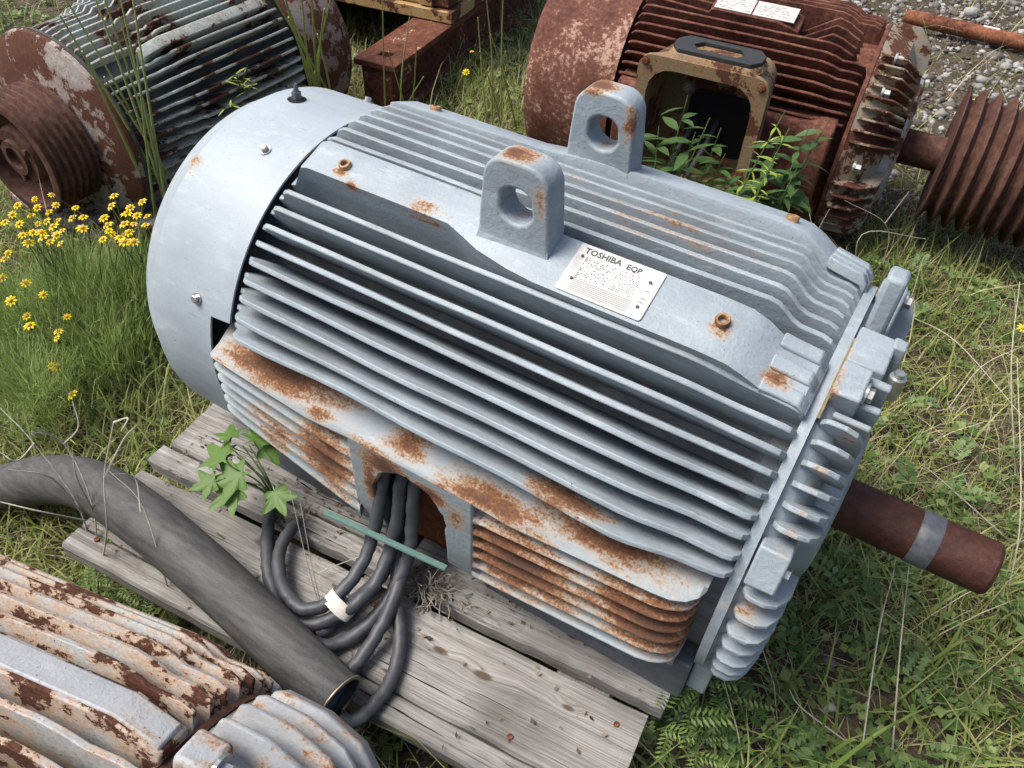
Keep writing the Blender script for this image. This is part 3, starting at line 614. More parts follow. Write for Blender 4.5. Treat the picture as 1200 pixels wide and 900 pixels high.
# rust-red motor behind
RD = .2585; RL = .6701
red, RB, rbr = oldmotor('rusted_motor', 'rust-red finned motor with open junction box behind the grey-blue motor', (-.0762, 1.4984, 0), .0772, .3255, .338, RL, RD, -.294,
    [26, 31, 36, 41, 46, 51, 56, (61, .005, .61), (66, .005, .20), (66, .44, .61), (72, .44, .61), (78, .44, .61), (72, .005, .20), 84, 89, 94, 99, 104, 110, 116, 122, 130, 138, 146, 154] + [-24, -31, -38, -45, -52],
    M['redrust'], M['redrust'], M['redcowl'], pads=[(72, .075, .19, .45, .338)], bfins=list(np.arange(20, 66, 5.6))+list(range(-44, 2, 7))+[100, 112, 124, 136, 148, 160], bm=M['redbracket'], bdepth=.125, t1=.0075, dip=.02)
rbr.data.materials.clear(); rbr.data.materials.append(M['redbracket'])
pf = [(-.335, .12), (-.325, .135), (-.27, .145), (-.2, .14), (-.2, -.16), (-.30, -.16), (-.335, -.10)]
RB(MB().loft([[(x, y, RD+z) for y, z in pf] for x in (.02, .635)]), 'junction_saddle', M['redrust'], 40, .006)
# white plates
e, tt = er(72), et(72)
for xa, xe in ((.208, .312), (.317, .432)):
    q = lambda x, s_, h: Vector((x, 0, RD))+e*(.3395+h)+tt*s_
    pl = RB(MB().loft([[q(x, s_, h) for x, s_ in ((xa, -.031), (xe, -.031), (xe, .031), (xa, .031))] for h in (0, .0015)]), 'nameplate', M['plate'], None)
    m = MB(); rn = random.Random(int(xa*1000))
    for r in range(8):
        x = xa+.008; s_ = -.024+r*.0062
        while x < xe-.012:
            l = rn.uniform(.004, .014)
            if rn.random() < .6: m.add([q(x, s_, .0018), q(x+l, s_, .0018), q(x+l, s_+.0014, .0018), q(x, s_+.0014, .0018)], [(0, 1, 2, 3)])
            x += l+rn.uniform(.003, .01)
    m.build('small_print', plain('faded_print_%d' % int(xa*1000), (.06, .06, .07), .6), pl)
for a in (46, 8, 66): block_c = Vector((RL+.02, 0, RD))+er(a)*.30; RB(bolt_mb(block_c+Vector((.02, 0, 0)), (1, 0, 0), .011, .022), 'bracket_bolt', M['steel'], None, 0, rbr)
# blue-grey bearing cap and shaft, sheave
RB(MB().lathe([(RL+.10, .20), (RL+.132, .185), (RL+.14, .17), (RL+.14, .05)], 40, RD), 'bearing_cap', flaking('blue_grey_cap_paint', (.25, .30, .35), .42, (.30, .16, .07), (.07, .03, .018)), 35)
RB(MB().lathe([(RL+.1, .0498), (RL+.62, .0498), (RL+.62, .001)], 32, RD), 'shaft', M['pulley'], 35)
pr = [(.922, .045), (.922, .172), (.924, .190)]; x = .924; n = 9
for k in range(n): pr += [(x+.002, .191), (x+.0165, .160), (x+.0235, .160), (x+.038, .191)]; x += .040
pr += [(x+.002, .191), (x+.005, .18), (x+.005, .15), (x-.03, .145), (x-.03, .045)]
RB(MB().lathe(pr, 72, RD), 'grooved_pulley', M['pulley'], 30)
# open junction box
c, s_ = math.cos(.0772), math.sin(.0772)
bx0, bx1, bz0, bz1, byf, byb = .125, .465, RD-.09, RD+.325, -.535, -.335
bx0, bx1, bz0, bz1 = .140, .475, RD-.06, RD+.310
def rrect(x0, x1, z0, z1, r, y, n=5):
    out = []
    for cx, cz, a0 in ((x1-r, z1-r, 0), (x0+r, z1-r, 90), (x0+r, z0+r, 180), (x1-r, z0+r, 270)):
        for k in range(n): a = R_(a0+90*k/(n-1)); out.append((cx+r*math.cos(a), y, cz+r*math.sin(a)))
    return out
jb = MB().loft([rrect(bx0+.02, bx1-.02, bz0+.02, bz1-.02, .05, byb), rrect(bx0+.006, bx1-.006, bz0+.006, bz1-.006, .05, byf+.045), rrect(bx0, bx1, bz0, bz1, .035, byf+.012), rrect(bx0, bx1, bz0, bz1, .035, byf),
                rrect(bx0+.030, bx1-.030, bz0+.030, bz1-.030, .06, byf), rrect(bx0+.030, bx1-.030, bz0+.030, bz1-.030, .06, byf+.012), rrect(bx0+.028, bx1-.028, bz0+.028, bz1-.028, .05, byb-.012), rrect(bx0+.1, bx1-.1, bz0+.08, bz1-.1, .03, byb-.011)], True, False)
k = len(jb.v); jb.f.append(tuple(range(k-1, k-21, -1)))
jb = RB(jb, 'junction_box', M['boxpaint'], 35)
RB(MB().loft([rrect(bx0+.105, bx1-.045, bz0+.06, bz1-.135, .035, byb-.012), rrect(bx0+.105, bx1-.045, bz0+.06, bz1-.135, .035, byb-.016)]), 'opening_dark_slab', M['black'], None, 0, jb)  # thin black slab on the back wall; the dark of the opening is painted
for x, z in ((bx0+.018, bz1-.018), (bx1-.02, bz1-.02), (bx0+.018, bz0+.16), (bx1-.02, bz0+.12)): RB(bolt_mb((x, byf, z), (0, -1, 0), .009, .006, 1.2), 'box_screw', M['cavity'], None, 0, jb)
for x, z in ((bx0+.09, bz1-.14), (bx1-.05, bz1-.17)): RB(bolt_mb((x, byb-.014, z), (0, -1, 0), .010, .010, 1.3), 'box_screw', M['steel'], None, 0, jb)
RB(MB().box(bx0+.075, bx0+.105, byb-.03, byb-.012, bz1-.12, bz1-.075), 'earth_clamp', M['boxpaint'], None, .004, jb)
for p_ in (((.27, byb+.02, .36), (.275, -.40, .34), (.262, -.45, .30), (.255, -.47, .25)), ((.33, byb+.02, .36), (.335, -.41, .335), (.32, -.46, .28), (.31, -.47, .24)), ((.16, -.46, .27), (.18, -.50, .235), (.22, -.53, .22), (.26, -.5, .235))):
    RB(MB().tube(catmull(p_, 6), .0085, 8), 'lead_end', M['cable'] if p_[0][0] > .2 else M['wtape'], 50, 0, jb)
# gasket frame lying on the box
m = MB(); zt = bz1
def gr(x0, x1, y0, y1, z): return [(x0+.02, y0, z), (x1-.02, y0, z), (x1, y0+.03, z), (x1, y1-.03, z), (x1-.02, y1, z), (x0+.02, y1, z), (x0, y1-.03, z), (x0, y0+.03, z)]
m.loft([gr(.21, .435, -.52, -.42, zt+.012), gr(.21, .435, -.52, -.42, zt+.022), gr(.255, .39, -.497, -.443, zt+.022), gr(.255, .39, -.497, -.443, zt+.012), gr(.21, .435, -.52, -.42, zt+.012)], True, False)
RB(MB().loft([gr(.20, .445, -.53, -.41, zt-.004), gr(.208, .437, -.522, -.418, zt+.0115)]), 'box_hub', M['boxpaint'], None, .003, jb)
gasket = m.build('gasket_frame', M['gasket'], None, None, .002); gasket.location = red.location; gasket.rotation_euler = (0, 0, .0772)
tag(gasket, 'flat black gasket frame lying on top of the rusty junction box', 'gasket')

# grey-green motor with pulley, left
LD = .2436; LL = .6621
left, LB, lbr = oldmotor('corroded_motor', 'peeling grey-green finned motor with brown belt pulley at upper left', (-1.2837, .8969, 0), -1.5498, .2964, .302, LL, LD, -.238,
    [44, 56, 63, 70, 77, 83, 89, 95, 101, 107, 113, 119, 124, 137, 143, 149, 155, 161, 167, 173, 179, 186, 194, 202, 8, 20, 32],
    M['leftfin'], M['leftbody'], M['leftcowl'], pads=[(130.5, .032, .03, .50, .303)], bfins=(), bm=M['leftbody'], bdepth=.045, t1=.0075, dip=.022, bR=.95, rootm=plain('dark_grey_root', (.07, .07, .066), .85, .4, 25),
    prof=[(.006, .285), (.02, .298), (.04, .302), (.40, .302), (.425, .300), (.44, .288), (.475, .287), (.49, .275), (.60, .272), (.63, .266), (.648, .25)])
pr = [(.692, .142), (.690, .160)]; x = .690; n = 7
for k in range(n): pr += [(x+.002, .1655), (x+.0075, .1535), (x+.0135, .1535), (x+.019, .1655)]; x += .0215
pr += [(x+.002, .1655), (x+.004, .160), (x+.004, .142), (.79, .138), (.775, .06), (.765, .06), (.765, .138), (.692, .142)]
pul = LB(MB().lathe(pr, 72, LD), 'grooved_pulley', M['pulley'], 30)
LB(MB().lathe([(.67, .05), (.775, .085), (.815, .082), (.83, .074), (.83, .05), (.842, .048), (.842, .03), (.825, .028), (.825, .001)], 40, LD), 'pulley_hub', M['pulley'], 30, 0, pul)
for k in range(3): LB(bolt_mb(Vector((.829, 0, LD))+er(30+120*k)*.062, (1, 0, 0), .009, .012, 0), 'hub_bolt', M['pulley'], None, 0, pul)
LB(MB().loft([[(x, y, z) for y, z in ((-.22, .01), (.27, .01), (.27, .045), (-.22, .045))] for x in (.52, .80)]), 'slide_rail', M['leftbody'], None, .006)

# flaking motor in the foreground
FD = .2795; FL = .6534
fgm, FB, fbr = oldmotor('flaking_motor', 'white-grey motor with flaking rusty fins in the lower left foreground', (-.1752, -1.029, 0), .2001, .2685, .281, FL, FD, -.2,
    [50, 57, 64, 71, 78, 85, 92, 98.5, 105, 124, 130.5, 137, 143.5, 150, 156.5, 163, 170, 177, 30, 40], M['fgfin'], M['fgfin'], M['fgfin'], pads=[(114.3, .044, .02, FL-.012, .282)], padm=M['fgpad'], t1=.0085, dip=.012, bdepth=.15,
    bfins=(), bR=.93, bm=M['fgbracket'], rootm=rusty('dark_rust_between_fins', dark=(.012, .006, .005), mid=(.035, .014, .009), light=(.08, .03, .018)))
fbr.data.materials.clear(); fbr.data.materials.append(M['fgbracket'])
for a, r_, x1 in ((106, .272, .10), (124, .270, .15), (132, .268, .165), (140, .266, .17), (152, .264, .175), (160, .26, .16), (168, .25, .15), (90, .27, .12), (80, .27, .15)):
    FB(fin_mb(a, [(FL+.004, r_-.02), (FL+.010, r_-.004), (FL+.02, r_), (FL+x1*.45, r_-.004), (FL+x1*.75, r_-.02), (FL+x1*.93, r_-.045), (FL+x1, r_-.075)], .15, .016, .009 if a != 152 else .03, FD, 0, 3), 'bracket_fin', M['fgbracket'], 45)
def fblock(a, wt, x0, x1, r0, r1):
    e, t = er(a), et(a); q = lambda x, r, k_: Vector((x, 0, FD))+e*r+t*k_*wt/2
    return FB(MB().loft([[q(x0, r0, -1), q(x0, r1, -1), q(x0, r1, 1), q(x0, r0, 1)], [q(x1, r0, -1), q(x1, r1-.003, -.95), q(x1, r1-.003, .95), q(x1, r0, 1)]]), 'bracket_ear', M['fgbracket'], 40, .006)
fblock(114.3, .045, FL+.002, FL+.045, .2, .272)
FB(bolt_mb(Vector((FL+.045, 0, FD))+er(113)*.255, (1, 0, 0), .013, .016), 'bracket_bolt', M['steel'], None, 0, fbr)
FB(MB().lathe([(FL+.12, .045), (FL+.32, .045), (FL+.32, .001)], 28, FD), 'shaft', M['shaft'], 35)

# rusty equipment skid at the back
M['beam'] = rusty('red_brown_steel_beam', dark=(.03, .012, .008), mid=(.10, .033, .02), light=(.18, .07, .04), extra=(.50, .46, .38), amt=.12, sc=.8)
M['yellow'] = flaking('faded_ochre_machine_paint', (.36, .26, .12), .38, (.25, .12, .04), (.05, .022, .012), .7)
es = thing('equipment_skid', 'rusty steel beam skid carrying an ochre machine base at the back', 'skid', (-.968, 1.20, 0), R_(8.5))
E_ = lambda m, n, mat, sm=None, bv=.003, par=None: m.build(n, mat, par or es, sm, bv)
# top flange with an oval hole
ol = [(-.085, 0), (.085, 0), (.085, .17), (.085, 2.4), (-.085, 2.4), (-.085, .17)]; hx, hy = .0, .085
V = []; F_ = []
for z in (.178, .20): V += [(x, y, z) for x, y in ((-.085, 0), (.085, 0), (.085, .17), (-.085, .17))]+[(hx+.034*math.cos(R_(225+90*k)), hy+.026*math.sin(R_(225+90*k)), z) for k in range(4)]
for i in range(4):
    j = (i+1) % 4; F_ += [(8+i, 8+j, 12+j, 12+i), (j, i, 4+i, 4+j), (i, j, 8+j, 8+i), (4+j, 4+i, 12+i, 12+j)]
tf = E_(MB().add(V, F_).box(-.085, .085, .1705, 2.4, .178, .20), 'top_flange', M['beam'])
E_(MB().box(-.012, .012, .02, 2.4, .02, .178), 'web', M['beam']); E_(MB().box(-.085, .085, .0, 2.4, .0, .02), 'bottom_flange', M['beam']); E_(MB().box(-.06, .06, .012, .02, .02, .178), 'end_plate', M['beam'])
E_(MB().box(-.9, -.75, -.1, 2.4, .0, .20), 'far_rail', M['beam'])
mc = E_(MB().box(-.95, .085, .435, 2.2, .204, .245), 'machine_base', M['yellow']); E_(MB().box(-.95, .065, .46, 2.2, .246, .62), 'machine_case', M['yellow'], None, .01)
E_(MB().box(-.06, .0, .447, .459, .25, .5), 'case_rib', M['yellow'], None, .004, mc)

# pipe on the stones
p0, p1 = at(1060, 20, -.36), at(1240, 61, -.36); p0.z = p1.z = .045
pipe = MB().tube([p0, p0+(p1-p0)*.5, p1], .033, 20).build('steel_pipe', rusty('orange_rust_pipe', mid=(.17, .06, .03), light=(.30, .13, .07)), None, 40); tag(pipe, 'rusty steel pipe with a pale painted band lying on the gravel', 'pipe')
q = at(1158, 42, -.36); q.z = .045; dd = (p1-p0).normalized(); MB().tube([q-dd*.035, q+dd*.035], .0338, 20, False).build('painted_band', plain('pale_band', (.5, .52, .52), .6, .2, 40), pipe, 40)

# ------------------------------------------------------------------ plants
def solid(name, P, F_, m, parent=None, smooth=False):
    me = bpy.data.meshes.new(name); P = np.asarray(P, np.float32); me.vertices.add(len(P)); me.vertices.foreach_set('co', P.ravel())
    F_ = [np.asarray(f) for f in F_ if len(f)]; tot = np.concatenate([np.full(len(f), f.shape[1]) for f in F_]); idx = np.concatenate([f.ravel() for f in F_])
    me.loops.add(len(idx)); me.loops.foreach_set('vertex_index', idx.astype(np.int32)); me.polygons.add(len(tot))
    me.polygons.foreach_set('loop_start', np.concatenate([[0], np.cumsum(tot)[:-1]]).astype(np.int32)); me.polygons.foreach_set('loop_total', tot.astype(np.int32))
    if smooth: me.polygons.foreach_set('use_smooth', np.ones(len(tot), bool))
    me.update(calc_edges=True); me.materials.append(m); o = bpy.data.objects.new(name, me); COL.objects.link(o)
    if parent: o.parent = parent
    return o
def blade_arrays(P, H, W, tilt, az, bend):
    """curved tapering blades: P (n,3) roots; returns verts, quads, tris"""
    n = len(P); T = np.array([0, .35, .7, 1.0]); wf = np.array([1, .9, .6, 0])
    d = np.stack([np.cos(az), np.sin(az), np.zeros(n)], -1); sd_ = np.stack([-np.sin(az), np.cos(az), np.zeros(n)], -1); V = []
    for t_, f in zip(T, wf):
        a = tilt+bend*t_*.5; r = H*t_
        c = P+d*(np.sin(a)*r)[:, None]; c[:, 2] += np.cos(a)*r; c[:, 2] = np.maximum(c[:, 2], P[:, 2]+.002)
        if f > 0: V += [c-sd_*(W*f/2)[:, None], c+sd_*(W*f/2)[:, None]]
        else: V += [c]
    V = np.stack(V, 1); b = (np.arange(n)*7)[:, None]
    q = np.concatenate([b+np.array([[0, 1, 3, 2]]), b+np.array([[2, 3, 5, 4]])]); tr = b+np.array([[4, 5, 6]])
    return V.reshape(-1, 3), q, tr
# where nothing grows
def inside(x, y, cx, cy, yaw, x0, x1, y0, y1):
    c, s_ = math.cos(yaw), math.sin(yaw); u = (x-cx)*c+(y-cy)*s_; v = -(x-cx)*s_+(y-cy)*c
    return (u > x0) & (u < x1) & (v > y0) & (v < y1)
def free(x, y, pad=0.0):
    k = inside(x, y, 0, 0, PU, -.20-pad, .76+pad, -.58-pad, .24)
    k |= inside(x, y, -.0762, 1.4984, .0772, -.25, .80, -.29, .3) | inside(x, y, -1.2837, .8969, -1.5498, -.2, .72, -.24, .24) | inside(x, y, -.1752, -1.029, .2001, -.2, .7, -.2, .2)
    k |= inside(x, y, -.968, 1.20, R_(8.5), -.07, .07, .03, 2.4)
    return ~k
def scatter(n, x0, x1, y0, y1, dens=None, pad=0.0):
    x = rng.uniform(x0, x1, n); y = rng.uniform(y0, y1, n); k = free(x, y, pad)
    if dens is not None: k &= rng.random(n) < dens(x, y)
    x, y = x[k], y[k]; return np.stack([x, y, gz(x, y)-.003], -1)
def patch(x, y, sc, ph): return .5+.5*np.sin(sc*x+ph+1.3*np.sin(sc*.7*y+ph*2))*np.cos(sc*1.1*y-ph+np.sin(sc*.6*x))
def gravelly(x, y): return np.clip((y-1.75+.35*np.sin(3*x))/.5, 0, 1)*np.clip((x+.9)/.4, 0, 1)
def soilbare(x, y): return np.exp(-(((x-1.10)/.22)**2+((y-.78)/.30)**2))
G1 = leafmat('green_grass', [(.10, .14, .03), (.18, .225, .055), (.28, .32, .09), (.40, .39, .16)])
G2 = leafmat('straw_grass', [(.20, .155, .085), (.33, .275, .165), (.46, .40, .26), (.15, .095, .05)], .2)
G3 = leafmat('weed_leaves', [(.045, .095, .024), (.075, .14, .036), (.115, .19, .055), (.18, .25, .085)])
REG = (-3.7, 2.4, -1.9, 5.0)
def grow(name, label, n, H, W, tilt, m, dens, region=REG, cat='grass'):
    P = scatter(n, *region, dens); k = len(P)
    h = rng.uniform(H[0], H[1], k)*rng.uniform(.6, 1.2, k); wd = rng.uniform(W[0], W[1], k)
    V, q, tr = blade_arrays(P, h, wd, np.abs(rng.normal(0, tilt, k)), rng.uniform(0, 6.28, k), rng.uniform(.2, 1.6, k))
    o = solid(name, V, [q, tr], m); return tag(o, label, cat, kind='stuff')
near = lambda x, y: np.clip(1.5-np.hypot(x-.6, y+.2)/2.6, .12, 1)
grow('grass', 'short green grass growing among the old motors', 420000, (.04, .13), (.0022, .0046), .7, G1, lambda x, y: near(x, y)*np.clip(patch(x, y, 4.1, .3)*1.2-.1, .1, 1)*(1-.75*gravelly(x, y))*(1-.7*soilbare(x, y)))
grow('dry_grass', 'dead straw-coloured grass lying flat on the soil', 330000, (.03, .12), (.0012, .0030), 1.45, G2, lambda x, y: near(x, y)*np.clip(patch(x, y, 5.3, 2.1)*1.3, .25, 1)*(1-.85*gravelly(x, y)))
# long straws and stems leaning through the grass
grow('straw_stems', 'long thin dry straw stems leaning over the grass', 4200, (.15, .42), (.0018, .0030), .95, leafmat('pale_straw', [(.36, .31, .19), (.48, .43, .28), (.28, .27, .12)], .15), lambda x, y: (x > .75)*.8+.12)
grow('long_grass', 'taller bright green grass blades in loose tufts', 60000, (.08, .21), (.003, .006), .55, leafmat('bright_grass', [(.14, .20, .045), (.22, .28, .075), (.32, .37, .125)], .4), lambda x, y: np.clip((patch(x, y, 6.5, .9) > .72)+.45*(x > .75)*(y < 1.5)+.6*(x < -.35)*(y < .35), 0, 1)*(1-.9*gravelly(x, y))*(1-soilbare(x, y))*near(x, y))
# feathery and broad ground cover
def sprays(n, dens, L, pairs, lw, ll, region, rise=(.02, .07)):
    P = scatter(n, *region, dens); k = len(P); az = rng.uniform(0, 6.28, k); pit = rng.uniform(-.1, .8, k); Ls = rng.uniform(L[0], L[1], k); P[:, 2] += rng.uniform(rise[0], rise[1], k)
    d = np.stack([np.cos(az)*np.cos(pit), np.sin(az)*np.cos(pit), np.sin(pit)], -1); s_ = np.stack([-np.sin(az), np.cos(az), 0*az], -1); nrm = np.cross(d, s_); V = []; 
    for i in range(pairs):
        f = (i+1)/pairs; c = P+d*(Ls*f)[:, None]; c[:, 2] -= (Ls*f*f*.35)
        for sg in (-1, 1):
            o_ = s_*sg*.9+d*.45+nrm*rng.uniform(-.25, .35, (k, 1)); o_ /= np.linalg.norm(o_, axis=1)[:, None]; l = (ll*Ls*(1.15-.5*abs(f-.45))*rng.uniform(.8, 1.15, k))[:, None]; wv = np.cross(o_, nrm)*(lw*l)
            V += [c, c+o_*l*.5-wv+nrm*l*.06, c+o_*l, c+o_*l*.5+wv+nrm*l*.06]
    V = np.stack(V, 1); m_ = V.shape[1]; b = (np.arange(k)*m_)[:, None]; fs = []
    for j in range(0, m_, 4): fs.append(b+np.array([[j, j+1, j+2, j+3]]))
    return V.reshape(-1, 3), np.concatenate(fs)
rgt = lambda x, y: np.clip(1.25-np.hypot((x-.95)/.55, (y-.1)/.65), 0, 1)+.5*np.clip(1.1-np.hypot((x-.9)/.5, (y-1.25)/.3), 0, 1)+.10*(patch(x, y, 5, 1.2) > .55)*(1-gravelly(x, y))
V, q = sprays(5200, rgt, (.05, .095), 7, .30, .24, (-3, 2.3, -1.4, 2.6)); tag(solid('ground_cover', V, [q], G3), 'low feathery green weeds covering the soil beside the shaft end', 'weeds', kind='stuff')
V, q = sprays(24000, lambda x, y: np.clip(rgt(x, y)*1.1+.16, 0, 1)*(1-.8*soilbare(x, y))*(1-.9*gravelly(x, y)), (.022, .045), 2, .40, .62, (-3, 2.3, -1.5, 3.2), (.003, .045)); tag(solid('broadleaf_weeds', V, [q], leafmat('broad_weed_leaf', [(.06, .11, .025), (.10, .165, .042), (.15, .225, .062), (.23, .295, .10)])), 'small broad-leaved weeds creeping through the grass', 'weeds', kind='stuff')
# stones
ph = (1+5**.5)/2
ICO = np.array([(-1, ph, 0), (1, ph, 0), (-1, -ph, 0), (1, -ph, 0), (0, -1, ph), (0, 1, ph), (0, -1, -ph), (0, 1, -ph), (ph, 0, -1), (ph, 0, 1), (-ph, 0, -1), (-ph, 0, 1)])/1.9
IF = np.array([(0, 11, 5), (0, 5, 1), (0, 1, 7), (0, 7, 10), (0, 10, 11), (1, 5, 9), (5, 11, 4), (11, 10, 2), (10, 7, 6), (7, 1, 8), (3, 9, 4), (3, 4, 2), (3, 2, 6), (3, 6, 8), (3, 8, 9), (4, 9, 5), (2, 4, 11), (6, 2, 10), (8, 6, 7), (9, 8, 1)])
def stones(name, n, dens, size, region, label):
    P = scatter(n, *region, dens); k = len(P); s_ = rng.lognormal(math.log(size), .45, k)
    V = ICO[None]*(s_[:, None, None])*rng.uniform(.5, 1.45, (k, 12, 1))*rng.uniform(.55, 1.3, (k, 1, 3)); V[:, :, 2] *= .75; V += P[:, None]; V[:, :, 2] += (s_*.25)[:, None]
    fs = (np.arange(k)*12)[:, None, None]+IF[None]
    t = NT(name+'_stone'); r = t.n('ShaderNodeNewGeometry', out='Random Per Island'); nz = t.noise(t.co(), 60, 3)
    c = t.ramp(t.math('ADD', t.math('MULTIPLY', r, .8), t.math('MULTIPLY', nz, .25)), [(.15, (.07, .058, .046)), (.4, (.145, .134, .12)), (.7, (.24, .232, .222)), (.95, (.38, .375, .365))])
    return tag(solid(name, V.reshape(-1, 3), [fs.reshape(-1, 3)], t.done(c, .85, spec=.2)), label, 'gravel', kind='stuff')
stones('gravel', 42000, lambda x, y: np.clip(gravelly(x, y)*(.35+.65*patch(x, y, 5, .4)), 0, 1), .0085, (-1.5, 2.4, 1.4, 5.0), 'pale crushed gravel behind the red motor and pulley')
stones('loose_stones', 4500, lambda x, y: .10+.55*np.exp(-((x+1.15)**2+(y+.12)**2)/.08)+.5*np.exp(-((x+1.0)**2+(y-1.5)**2)/.2), .009, (-3, 2, -1.4, 2.2), 'small pale stones scattered through the weedy soil')

# ---- leaf shapes shared by the single plants
def leaf_mesh(name, outline, m, fold=.18, curl=.25):
    """leaf in local x (length 1), folded on its midrib"""
    n = len(outline); V = []; 
    for x, y in outline: V.append((x, y, abs(y)*fold-curl*x*x))
    for x, y in outline[1:-1]: V.append((x, -y, abs(y)*fold-curl*x*x))
    mid = [(x, 0, -curl*x*x) for x, y in outline[1:-1]]; k0 = n; k1 = n+n-2; V += mid; F_ = []
    up_ = list(range(n)); dn = [0]+list(range(k0, k1))+[n-1]; md = [0]+list(range(k1, k1+n-2))+[n-1]
    for i in range(n-1):
        for a, b in ((up_, md), (md, dn)):
            f = [a[i], a[i+1], b[i+1], b[i]]; g = []
            for q_ in f:
                if q_ not in g: g.append(q_)
            if len(g) >= 3: F_.append(tuple(g))
    me = bpy.data.meshes.new(name); me.from_pydata(V, [], F_); me.materials.append(m); me.polygons.foreach_set('use_smooth', [True]*len(me.polygons)); return me
def place(o, p, d, upv=(0, 0, 1), s_=1.0):
    d = Vector(d).normalized(); z = Vector(upv); y = z.cross(d)
    if y.length < 1e-4: y = Vector((0, 1, 0))
    y.normalize(); z = d.cross(y); o.matrix_local = Matrix(((d.x*s_, y.x*s_, z.x*s_, p[0]), (d.y*s_, y.y*s_, z.y*s_, p[1]), (d.z*s_, y.z*s_, z.z*s_, p[2]), (0, 0, 0, 1))); return o
LG = leafmat('bush_leaf', [(.030, .070, .018), (.045, .095, .025), (.075, .135, .035)], .3)
oval = leaf_mesh('oval_leaf', [(0, 0), (.12, .07), (.35, .15), (.6, .145), (.85, .07), (1, 0)], LG)
lance = leaf_mesh('lance_leaf', [(0, 0), (.2, .06), (.5, .085), (.8, .05), (1, 0)], leafmat('spike_leaf', [(.22, .30, .05), (.30, .38, .07), (.40, .46, .11)], .45))
STEM = plain('green_stem', (.09, .13, .035), .7); DRY = plain('bleached_twig', (.42, .38, .31), .85, .2, 60)
def rel(o, p): return Vector(p)-o.location
def bush(name, label, base, tips, leaf, ls, per, sr=.0035, stem=STEM, droop=.3, seed=1, group=None):
    base = Vector(base); o = thing(name, label, 'plant', base, 0, group); rn = random.Random(seed)
    for tp in tips:
        tp = Vector(tp)-base; mid = tp*.5+Vector((rn.uniform(-.02, .02), rn.uniform(-.02, .02), .04)); C = catmull([(rn.uniform(-.015, .015), rn.uniform(-.015, .015), -.01), mid, tp], 8)
        MB().tube(C, [sr*(1-.75*i/len(C)) for i in range(len(C))], 5).build('stem', stem, o, 60)
        for k in range(per):
            f = .25+.75*(k+rn.random()*.5)/per; p = C[min(len(C)-1, int(f*(len(C)-1)))]; a = k*2.4+rn.random()
            d = Vector((math.cos(a), math.sin(a), rn.uniform(-.1, .6)-droop*.3)); l = bpy.data.objects.new('leaf', leaf); COL.objects.link(l); l.parent = o
            place(l, p, d, Vector((rn.uniform(-.3, .3), rn.uniform(-.3, .3), 1)), ls*rn.uniform(.65, 1.2)*(1.1-.35*f))
    return o
def aty(u, v, y):
    d = fwd + rt*((u-600)/F) - up*((v-450)/F); return Vector(CAM)+d*((y-CAM[1])/d.y)
# weeds in front of the open junction box
bush('leafy_weed', 'dark green leafy weed growing up in front of the open junction box', (.30, .80, 0), [aty(u, v, y) for u, v, y in ((806, 112, .82), (772, 148, .80), (832, 138, .85), (815, 155, .78), (850, 180, .82), (845, 150, .88), (785, 185, .78), (862, 205, .80), (800, 205, .76), (830, 215, .76))], oval, .082, 18, seed=3)
bush('leafy_weed', 'green leafy weed left of the rusted drive end of the red motor', (.50, .86, 0), [aty(u, v, y) for u, v, y in ((972, 140, .92), (948, 150, .88), (915, 160, .86), (935, 195, .84), (950, 185, .9), (900, 190, .82), (885, 215, .80), (925, 215, .8))], oval, .086, 18, seed=5)
sp = bush('flower_spike_weed', 'bright yellow-green weed spike beside the open junction box', (.455, .60, 0), [aty(920, 130, .66), aty(893, 228, .60), aty(908, 185, .63), aty(925, 150, .65)], lance, .042, 34, .004, seed=8)
# sapling with lobed leaves by the cable loop
lob = []; key = [(-170, .30), (-128, .62), (-100, .40), (-62, .90), (-33, .44), (0, 1.0), (33, .44), (62, .90), (100, .40), (128, .62), (170, .30)]
for i in range(10):
    for k in range(4):
        f = k/4; a0, r0 = key[i]; a1, r1 = key[i+1]; a = R_(a0+(a1-a0)*f); g = f; p0 = Vector((r0*math.cos(R_(a0)), r0*math.sin(R_(a0)))); p1 = Vector((r1*math.cos(R_(a1)), r1*math.sin(R_(a1)))); q_ = p0+(p1-p0)*f; q_ *= 1+.10*math.sin(math.pi*f); lob.append((.42+q_.x*.62, q_.y*.62))
lob.append((.42+.30*.62*math.cos(R_(170)), .30*.62*math.sin(R_(170))))
LM = bpy.data.meshes.new('lobed_leaf'); LM.from_pydata([(.30, 0, 0)]+[(x, y, -.30*((x-.3)**2+y*y)+.05*math.cos(5*math.atan2(y, x-.42))) for x, y in lob]+[(0, 0, 0.02)], [], [(0, i, i+1) for i in range(1, 41)]+[(0, 41, 42), (0, 42, 1)]); LM.materials.append(leafmat('lobed_leaf_green', [(.075, .15, .03), (.10, .19, .04), (.14, .235, .055)], .35)); LM.polygons.foreach_set('use_smooth', [True]*42)
sb = at(333, 612, -.25); sap = thing('sapling', 'young sapling with five-lobed green leaves beside the black cable loop', 'sapling', sb)
